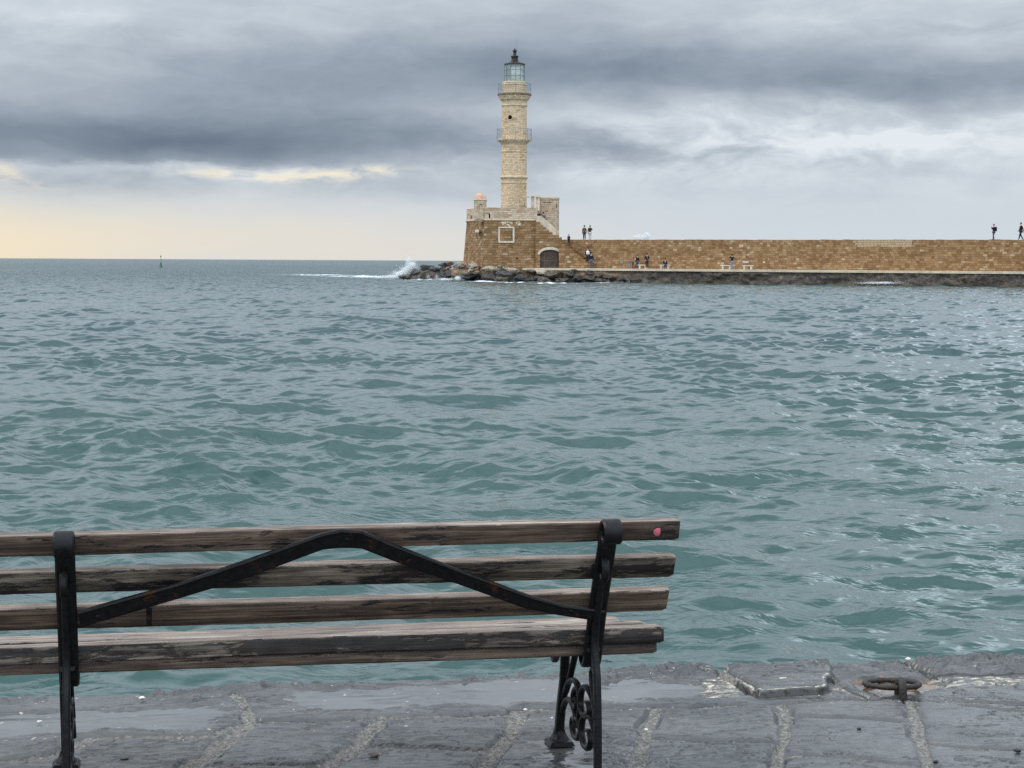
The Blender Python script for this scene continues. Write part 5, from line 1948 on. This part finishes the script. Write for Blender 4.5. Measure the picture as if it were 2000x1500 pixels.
def person(loc, height, face, label, top, legs, hair=(.02, .014, .01), pose=None, group=None, long_coat=0.0, extra=None, shoes=None):
    """face: heading in degrees (0 = walking away from the camera, 180 = facing it)."""
    J = {k: Vector(v) for k, v in BASE.items()}
    for k, v in (pose or {}).items():
        J[k] = Vector(v)
    t = empty('person', tuple(loc), label, 'person', group, rz=R(face))
    H = height
    # body: one skinned surface with fingers
    names = ['pelvis', 'belly', 'chest', 'neck0', 'neck1', 'head0', 'head1', 'sl', 'el', 'wl', 'sr', 'er', 'wr', 'hl', 'kl', 'al', 'tl', 'hr', 'kr', 'ar', 'tr']
    rad = [.068, .066, .080, .045, .030, .043, .042, .036, .026, .017, .036, .026, .017, .052, .033, .021, .017, .052, .033, .021, .017]
    E = [(0, 1), (1, 2), (2, 3), (3, 4), (4, 5), (5, 6), (3, 7), (7, 8), (8, 9), (3, 10), (10, 11), (11, 12), (0, 13), (13, 14), (14, 15), (15, 16), (0, 17), (17, 18), (18, 19), (19, 20)]
    V = [J[n] * H for n in names]
    rr = [r * H for r in rad]
    for w, e in ((9, 8), (12, 11)):
        d = (V[w] - V[e]).normalized()
        s = d.cross(Vector((0, 1, .2))).normalized()
        palm = len(V)
        V.append(V[w] + d * .045 * H); rr.append(.017 * H); E.append((w, palm))
        for q, (sp, ln) in enumerate(((-.016, .042), (-.0055, .050), (.0055, .047), (.016, .036))):
            b0 = len(V)
            V.append(V[palm] + (d * .020 + s * sp) * H); rr.append(.0055 * H); E.append((palm, b0))
            V.append(V[palm] + (d * (.020 + ln * .6) + s * sp * 1.2 + Vector((0, .006, 0))) * H); rr.append(.0045 * H); E.append((b0, b0 + 1))
        th = len(V)
        V.append(V[w] + (d * .030 + s * -.028) * H); rr.append(.0055 * H); E.append((w, th))
    me = skin_mesh(V, E, rr, 0, 1)
    obj('body', me, SKIN, t)
    # jacket
    pn = ['pelvis', 'belly', 'chest', 'neck0', 'sl', 'el', 'wl', 'sr', 'er', 'wr']
    VV = [J[n] * H for n in pn]
    if long_coat:
        VV.append((J['pelvis'] - Vector((0, 0, long_coat))) * H)
    r2 = [(.092, .075), (.092, .072), (.108, .080), .050, .047, .036, .027, .047, .036, .027]
    r2 = [(a[0] * H, a[1] * H) if isinstance(a, tuple) else a * H for a in r2]
    EE = [(0, 1), (1, 2), (2, 3), (3, 4), (4, 5), (5, 6), (3, 7), (7, 8), (8, 9)]
    if long_coat:
        r2.append((.095 * H, .08 * H)); EE.append((0, 10))
    obj('jacket', skin_mesh(VV, EE, r2, 0, 1), cloth_mat(top), t)
    pn = ['pelvis', 'hl', 'kl', 'al', 'hr', 'kr', 'ar']
    VV = [J[n] * H for n in pn]
    r3 = [.080 * H, .062 * H, .046 * H, .037 * H, .062 * H, .046 * H, .037 * H]
    obj('trousers', skin_mesh(VV, [(0, 1), (1, 2), (2, 3), (0, 4), (4, 5), (5, 6)], r3, 0, 1), cloth_mat(legs), t)
    for a, b in (('al', 'tl'), ('ar', 'tr')):
        A, B = J[a] * H, J[b] * H
        obj('shoe', skin_mesh([A + Vector((0, -.012, -.02)) * H, (A + B) / 2, B], [(0, 1), (1, 2)], [.026 * H, .027 * H, .024 * H], 0, 1), cloth_mat(shoes) if shoes else SHOE, t)
    # hair cap
    bm = bmesh.new()
    bmesh.ops.create_icosphere(bm, subdivisions=3, radius=.056 * H)
    c = J['head1'] * H + Vector((0, -.006, .010)) * H
    fwd = (J['head1'] - J['neck1'])
    bmesh.ops.delete(bm, geom=[f for f in bm.faces if (f.calc_center_median().y > .020 * H and f.calc_center_median().z < .018 * H) or f.calc_center_median().z < -.040 * H], context='FACES')
    for v in bm.verts:
        v.co.z *= 1.12
    bmesh.ops.solidify(bm, geom=bm.faces[:], thickness=.006 * H)
    bmesh.ops.translate(bm, verts=bm.verts[:], vec=c)
    obj('hair', bm, cloth_mat(hair, .5), t, smooth=True)
    if extra:
        extra(t, J, H)
    return t


def backpack(col):
    def f(t, J, H):
        bm = bmesh.new()
        bmesh.ops.create_icosphere(bm, subdivisions=3, radius=1)
        for v in bm.verts:
            p = v.co
            p = Vector([math.copysign(abs(q) ** .6, q) for q in p])
            v.co = Vector((p.x * .095, p.y * .055 - .135, p.z * .15 + .69)) * H
        b = obj('backpack', bm, cloth_mat(col), None, smooth=True)
        b.matrix_world = Matrix.LocRotScale(t.location, t.rotation_euler, None)
        tag(b, f.label, 'backpack')
    return f


def long_hair(t, J, H):
    me = skin_mesh([(J['head1'] + Vector((0, -.03, 0))) * H, (J['neck1'] + Vector((0, -.05, 0))) * H, (J['chest'] + Vector((0, -.085, .03))) * H], [(0, 1), (1, 2)], [.045 * H, .05 * H, .03 * H], 0, 1)
    obj('long_hair', me, cloth_mat((.02, .014, .01), .5), t)


def vest(t, J, H):
    bm = bmesh.new()
    add_lathe(bm, 0, 0, [(.098, .575), (.104, .62), (.112, .70), (.100, .775), (.06, .80)], 20)
    for v in bm.verts:
        v.co = Vector((v.co.x, v.co.y * .80 + .004, v.co.z)) * H
    obj('vest', bm, cloth_mat((.72, .74, .78)), t, smooth=True)


def base_at(px, py, off, z):
    s = wall_s(px)
    return wpt(s, off, z)


def ph(y0, y1, Y=228):
    return (y1 - y0) * Y / FOC


WTOP = -1.6     # standing 1.6 m back from the face, on the wall
SIT = dict(pelvis=(0, 0, .27), belly=(0, .02, .35), chest=(0, .035, .465), neck0=(0, .04, .555), neck1=(0, .05, .605), head0=(0, .062, .645), head1=(0, .06, .70), sl=(-.105, .035, .54), el=(-.13, .06, .39), wl=(-.07, .17, .32),
           sr=(.105, .035, .54), er=(.13, .06, .39), wr=(.07, .17, .32), hl=(-.05, .02, .265), kl=(-.06, .245, .275), al=(-.06, .235, .045), tl=(-.065, .32, .018), hr=(.05, .02, .265), kr=(.06, .245, .275), ar=(.06, .235, .045), tr=(.065, .32, .018))
WALK = dict(kl=(-.05, .09, .285), al=(-.05, .13, .05), tl=(-.055, .21, .03), kr=(.05, -.02, .275), ar=(.05, -.15, .06), tr=(.055, -.085, .018), wl=(-.13, -.10, .50), el=(-.135, -.06, .63), wr=(.13, .10, .51), er=(.135, .0, .63))
WALKG = 'people on the breakwater'
topz = ZTOP
p = person(base_at(1133, 468, -1.2, topz), ph(440.5, 469), 10, 'person in a brown jacket standing on the wall beside someone in pale trousers', (.13, .085, .04), (.03, .028, .03), group=WALKG)
p = person(base_at(1143.3, 468, -1.3, topz), ph(440.5, 469), -15, 'person in a dark jacket and pale trousers standing on the wall', (.018, .018, .015), (.50, .50, .50), group=WALKG, hair=(.09, .08, .075), pose=dict(er=(.15, .02, .66), wr=(.12, .10, .72)), shoes=(.45, .43, .4))
p = person(base_at(1113, 477, .35, ZTOP - .55), ph(459, 478.5), 200, 'person in black standing at the top of the steps by the wall', (.012, .013, .018), (.010, .010, .012), group=WALKG, long_coat=.12)
p = person(base_at(1151.6, 515.5, .5, ZTOP - .55 - (ZTOP - .55 - ZWALK) * 9 / 11), ph(484, 516, 229), 160, 'person in a white vest with dark sleeves coming down the steps', (.03, .03, .045), (.028, .026, .028), group=WALKG, extra=vest, pose=dict(WALK, er=(.15, .0, .64), wr=(.16, .04, .50)))
p = person(base_at(1168, 523, 2.0, ZWALK), ph(492.5, 523.6, 228), 180, 'person in a navy jacket and grey trousers standing at the foot of the steps', (.012, .018, .035), (.085, .10, .13), group=WALKG, hair=(.05, .045, .04))


def jacket_tie(t, J, H):
    me = skin_mesh([(J['sr'] + Vector((.03, 0, -.02))) * H, (J['er'] + Vector((.03, -.01, 0))) * H, (J['pelvis'] + Vector((.11, 0, .08))) * H], [(0, 1), (1, 2)], [.03 * H, .045 * H, .03 * H], 0, 1)
    obj('scarf', me, cloth_mat((.55, .55, .56)), t)


p = person(base_at(1255, 523, 1.6, ZWALK), ph(497, 524, 226), 200, 'person in a black top and jeans with a pale scarf beside a red bag', (.012, .012, .014), (.05, .075, .11), group=WALKG, extra=lambda t, J, H: (jacket_tie(t, J, H), long_hair(t, J, H)))
p = person(base_at(1277.6, 523, 2.2, ZWALK), ph(494.5, 524.5, 226), 185, 'long haired person in dark clothes with a hand at the chest beside a stone bench', (.014, .016, .022), (.022, .024, .03), group=WALKG, extra=long_hair, pose=dict(el=(-.15, .0, .64), wl=(-.03, .12, .69), er=(.15, .02, .63), wr=(.12, .12, .56)), shoes=(.5, .48, .45))
p = person(base_at(1312, 524, 2.0, ZWALK), 1.74, 175, 'person in black sitting hunched on the second stone bench', (.010, .010, .012), (.03, .045, .07), group=WALKG, pose=dict(SIT, neck1=(0, .08, .60), head0=(0, .105, .63), head1=(0, .115, .68)), extra=long_hair)
p = person(base_at(1446.6, 524, 2.9, ZWALK), ph(496, 525, 223), 10, 'person in a dark navy jacket and pale jeans raising both arms to take a photo', (.010, .020, .03), (.22, .26, .30), group=WALKG, pose=dict(el=(-.17, .03, .74), wl=(-.10, .12, .85), er=(.17, .03, .70), wr=(.10, .13, .83)))
p = person(base_at(1934, 467, -1.5, topz), ph(437, 467.5, 207), 95, 'person carrying a dark backpack walking left along the top of the wall', (.012, .012, .013), (.06, .08, .10), group=WALKG, pose=dict(er=(.12, .06, .66), wr=(.07, .13, .78), el=(-.12, .06, .66), wl=(-.07, .13, .77), al=(-.05, .05, .045), tl=(-.055, .13, .02), kl=(-.05, .045, .28), ar=(.05, -.05, .05), tr=(.055, .03, .018)))
f = backpack((.025, .028, .024)); f.label = 'dark rounded backpack on the back of the lone walker on the wall'
f(p, BASE, ph(437, 467.5, 207))
p = person(base_at(1987.5, 466, -1.4, topz), ph(433.5, 466.8, 206), 100, 'tall person in black striding left along the wall, in front of a shorter companion', (.010, .010, .012), (.02, .022, .028), group=WALKG, pose=WALK)
p = person(base_at(1994.6, 466, -2.2, topz), ph(437.5, 466.8, 206), 95, 'person with a grey pack walking close behind the tall one at the right edge', (.035, .035, .035), (.022, .022, .026), group=WALKG, pose=WALK)
# two sitting on the landing at the head of the fort stairs
zl = fz(424.6)
p = person((fx(1052.3, 232.2), 232.3, zl - .42), 1.72, 150, 'person in black sitting upright at the head of the fort stairs', (.008, .009, .013), (.008, .010, .016), group='people sitting on the fort stairs', pose=SIT)
p = person((fx(1060.5, 232.3), 232.9, zl - .60), 1.74, 215, 'person in a grey top with dark legs stretched down the fort stairs', (.12, .14, .155), (.010, .012, .02), group='people sitting on the fort stairs', pose=dict(SIT, kl=(-.06, .22, .25), al=(-.06, .36, .09), tl=(-.065, .43, .06), kr=(.06, .22, .24), ar=(.06, .36, .08), tr=(.065, .43, .05)))


# ------------------------------------------------------------------ benches, bins and small things on the walkway
def stone_bench(px0, px1, off, label):
    s0, s1 = wall_s(px0), wall_s(px1)
    t = empty('stone_bench', wpt((s0 + s1) / 2, off, ZWALK), label, 'bench', 'pale stone benches on the breakwater walkway', rz=WANG)
    L = (s1 - s0) * .985
    bm = bmesh.new()
    add_box(bm, -L / 2, L / 2, -.22, .22, .40, .50)
    bmesh.ops.bevel(bm, geom=bm.edges[:], offset=.012, segments=2, affect='EDGES')
    obj('seat', bm, M_BENCHSTONE, t)
    for s in (-1, 1):
        bm = bmesh.new()
        add_box(bm, s * L * .31 - .085, s * L * .31 + .085, -.17, .17, 0, .40)
        bmesh.ops.bevel(bm, geom=bm.edges[:], offset=.012, segments=2, affect='EDGES')
        obj('leg', bm, M_BENCHSTONE, t)


stone_bench(1259, 1277, 1.9, 'pale stone bench between the two standing people near the bins')
stone_bench(1299.5, 1320.5, 1.8, 'pale stone bench with a hunched person sitting on it')
stone_bench(1421.5, 1443, 2.2, 'pale stone bench just left of the person taking a photo')
stone_bench(1463, 1484.5, 2.2, 'empty pale stone bench right of the person taking a photo')

M_BIN = mat_simple('grey_bin', (.10, .105, .10), .6, var=.2)
M_BINL = mat_simple('pale_bin_panel', (.24, .24, .23), .6, var=.2)
t = empty('litter_bin', wpt(wall_s(1240.5), 1.2, ZWALK), 'grey panelled litter bin against the wall left of the red bag', 'litter bin', rz=WANG)
bm = bmesh.new()
add_box(bm, -.25, .25, -.25, .25, .05, .80)
bmesh.ops.bevel(bm, geom=bm.edges[:], offset=.02, segments=2, affect='EDGES')
obj('bin_body', bm, M_BIN, t)
bm = bmesh.new()
for x in (-.13, .13):
    add_box(bm, x - .05, x + .05, -.275, -.252, .1, .74)
obj('panel', bm, M_BINL, t)
bm = bmesh.new()
add_box(bm, -.29, .29, -.29, .29, .803, .86)
obj('lid', bm, M_BIN, t)

t = empty('red_bag', wpt(wall_s(1248.6), 1.5, ZWALK), 'red bag standing on the walkway beside the grey litter bin', 'bag', rz=WANG)
bm = bmesh.new()
bmesh.ops.create_icosphere(bm, subdivisions=3, radius=1)
for v in bm.verts:
    p_ = Vector([math.copysign(abs(q_) ** .65, q_) for q_ in v.co])
    k_ = 1 + .12 * mnoise.noise(v.co * 2)
    v.co = Vector((p_.x * .21 * k_, p_.y * .16 * k_, p_.z * .20 * k_ + .20))
obj('bag_body', bm, cloth_mat((.32, .05, .035)), t, smooth=True)
bm = bmesh.new()
add_tube(bm, [(.12 * math.cos(a_), 0, .37 + .16 * math.sin(a_)) for a_ in np.linspace(0, math.pi, 12)], .016, 6)
obj('handle', bm, cloth_mat((.30, .07, .05)), t)

# plaques fixed on the wall
def plaque(px, py, w, h, mat, label, name='plaque', round_=False):
    s = wall_s(px)
    d = ray(px, py)
    Y = P0[1] + WD[1] * s
    z = float(at(px, py, Y)[2])
    bm = bmesh.new()
    if round_:
        add_lathe(bm, 0, 0, [(w, 0), (w, .05), (w * .8, .07)], 16)
        bmesh.ops.rotate(bm, verts=bm.verts[:], cent=(0, 0, 0), matrix=Matrix.Rotation(R(90), 3, 'X'))
    else:
        add_box(bm, -w, w, -.05, .02, -h, h)
        bmesh.ops.bevel(bm, geom=bm.edges[:], offset=.01, segments=1, affect='EDGES')
    o = obj(name, bm, mat)
    o.location = wpt(s, .005, z)
    o.rotation_euler = (0, 0, WANG)
    tag(o, label, name)


plaque(1456.5, 511.8, .38, .12, mat_simple('pinkish_marble', (.52, .42, .38), .7), 'pinkish stone plaque on the wall right of the person taking a photo')
plaque(1492.4, 512.3, .15, .15, mat_simple('yellow_stone', (.58, .42, .17), .8), 'round yellowish stone disc set in the wall right of the benches', 'stone_disc', True)
plaque(1447.5, 480.5, .28, .17, mat_simple('peach_stone', (.55, .36, .22), .8), 'square peach coloured plaque high on the wall above the person taking a photo')
plaque(1214.5, 511.2, .20, .24, mat_simple('grey_green_box', (.20, .21, .17), .6), 'small grey green box fixed low on the wall left of the bin', 'wall_box')


# ------------------------------------------------------------------ channel buoy
def build_buoy():
    c = ground(314, 523.5, 0.0)
    k = c[1] / FOC
    t = empty('channel_buoy', (c[0], c[1], -.1), 'green conical channel buoy with a topmark far out on the left', 'buoy')
    G = mat_simple('green_buoy_paint', (.020, .12, .045), .5, var=.2, scale=1)
    bm = bmesh.new()
    add_lathe(bm, 0, 0, [(3.9 * k, -.2), (4.3 * k, .1), (4.3 * k, 1.1 * k), (3.7 * k, 1.9 * k), (2.2 * k, 6.5 * k), (1.1 * k, 11.2 * k), (.75 * k, 13 * k)], 24)
    obj('hull', bm, G, t, smooth=True)
    bm = bmesh.new()
    add_lathe(bm, 0, 0, [(4.36 * k, .12), (4.36 * k, 1.15 * k)], 24)
    obj('fender_band', bm, mat_simple('dark_green_band', (.008, .03, .02), .6), t)
    bm = bmesh.new()
    add_tube(bm, [(0, 0, 13 * k), (-.6 * k, 0, 22 * k), (-.9 * k, 0, 26.5 * k)], [.55 * k, .45 * k, .3 * k], 8)
    obj('mast', bm, mat_simple('brass_mast', (.25, .20, .10), .5), t)
    bm = bmesh.new()
    bmesh.ops.create_icosphere(bm, subdivisions=2, radius=1.35 * k)
    bmesh.ops.translate(bm, verts=bm.verts[:], vec=(-.75 * k, 0, 23 * k))
    obj('topmark', bm, mat_simple('olive_topmark', (.09, .075, .03), .6), t, smooth=True)
    t.rotation_euler = (0, R(2.5), 0)


build_buoy()


# ------------------------------------------------------------------ spray thrown up by breaking waves
def mat_spray():
    m, nb, b = newmat('spray_droplets')
    b.inputs['Base Color'].default_value = (.92, .94, .95, 1)
    b.inputs['Roughness'].default_value = .7
    nb.put(b.inputs['Alpha'], .6)
    return m


def mat_mist(dens):
    m = bpy.data.materials.new('spray_mist')
    m.use_nodes = True
    nb = NB(m.node_tree)
    for n in list(nb.n):
        if n.type == 'BSDF_PRINCIPLED':
            nb.n.remove(n)
    out = [n for n in nb.n if n.type == 'OUTPUT_MATERIAL'][0]
    o = tc(nb, 'Object')
    r2 = nb.vm('DOT_PRODUCT', o, o, out=1)
    fall = nb.ss(nb.m('SQRT', r2), 1.0, 0.15)
    n1 = nb.noise(o, 1.6, 5.0, 0.68, 0.6)
    f = nb.ss(nb.add(nb.mul(fall, 0.75), nb.mul(nb.sub(n1, 0.5), 1.2)), 0.10, 0.62)
    v = nb.n.new('ShaderNodeVolumePrincipled')
    v.inputs['Color'].default_value = (.97, .98, .99, 1)
    v.inputs['Anisotropy'].default_value = 0.2
    nb.put(v.inputs['Density'], nb.mul(f, dens * 4.0))
    nb.l.new(v.outputs[0], out.inputs['Volume'])
    return m


M_SPRAY = mat_spray()


def mist(px, py, rx, ry, Y, depth, tilt, dens):
    """A puff of spray: an ellipsoid of white mist, radii in photo pixels."""
    c = at(px, py, Y)
    k = Y / FOC
    bm = bmesh.new()
    bmesh.ops.create_icosphere(bm, subdivisions=3, radius=1.0)
    o = obj('spray_mist', bm, mat_mist(dens))
    o.location = tuple(c)
    o.rotation_euler = (0, R(tilt), 0)
    o.scale = (rx * k, depth, ry * k)
    tag(o, kind='stuff')


def spray(name, pts, seed):
    """pts: (world centre, spread xyz, count, size range): clouds of droplets."""
    rnd = np.random.default_rng(seed)
    T = np.array([(1, 1, 1), (1, -1, -1), (-1, 1, -1), (-1, -1, 1)], float) / 1.3
    P = []; S = []
    for c, sp, n, (r0, r1) in pts:
        n = n * 8
        q = rnd.normal(0, 1, (n, 3)) * np.array(sp) + np.array(c)
        rr = (r0 + (r1 - r0) * rnd.random(n) ** 3.0) * .36
        ok = q[:, 2] > -.1
        P.append(q[ok]); S.append(rr[ok])
    P = np.concatenate(P); S = np.concatenate(S)
    n = len(P)
    co = (P[:, None, :] + S[:, None, None] * T[None]).reshape(-1, 3)
    f = (np.array([(0, 1, 2), (0, 3, 1), (0, 2, 3), (1, 3, 2)])[None] + 4 * np.arange(n)[:, None, None]).reshape(-1, 3)
    me = bpy.data.meshes.new(name)
    me.from_pydata(co.tolist(), [], f.tolist())
    o = obj(name, me, M_SPRAY)
    tag(o, kind='stuff')


Ys = 256.0
def sp_(px, py, sx, sy, n, r): return (tuple(at(px, py, Ys)), (sx / 14.1, 1.0, sy / 14.1), n, r)


spray('sea_spray', [sp_(804, 519, 3.5, 3.5, 260, (.03, .16)), sp_(797, 527, 7.0, 4.0, 400, (.03, .14)), sp_(788, 535, 10, 3.0, 500, (.03, .14)), sp_(776, 541.5, 17, 1.6, 900, (.03, .16)),
                    sp_(798, 508, 3.0, 5.0, 60, (.02, .06))], 3)
mist(801, 524, 19, 9, 256, 1.4, -48, 2.0)
mist(786, 535, 26, 10, 256, 1.6, -24, 3.2)
mist(798, 511, 10, 18, 256.5, 1.2, 8, .12)
mist(768, 541, 34, 5, 257, 1.8, -2, 2.6)
Ys = 236.0
spray('sea_spray', [sp_(1262, 460, 2.2, 3.0, 50, (.03, .10)), sp_(1255, 464, 6, 2.5, 60, (.03, .09))], 5)
mist(1263, 462, 9, 13, 237, 1.2, 6, .9)
mist(1249, 464, 20, 10, 237.5, 1.2, 18, .35)
Ys = 226.0
spray('sea_spray', [sp_(1193, 546, 8, 1.3, 200, (.02, .07)), sp_(836, 541, 2.2, 2.6, 40, (.02, .06)), sp_(853, 541, 1.6, 2.6, 40, (.02, .06)), sp_(894, 543, 2.4, 1.8, 140, (.03, .08)), sp_(870, 545.5, 8, 1.0, 200, (.03, .08))], 6)
mist(893, 543, 6, 4, 226, .8, 0, 2.0)
mist(868, 545.5, 12, 2.6, 226, .8, 0, 2.0)
Ys = 208.0
spray('sea_spray', [sp_(1722, 552.5, 16, .9, 420, (.03, .09)), sp_(1752, 550, 6, 1.4, 100, (.02, .06)), sp_(1771, 546, .8, 4, 40, (.02, .05))], 7)
mist(1728, 552, 22, 2.6, 208, .6, -2, 2.4)
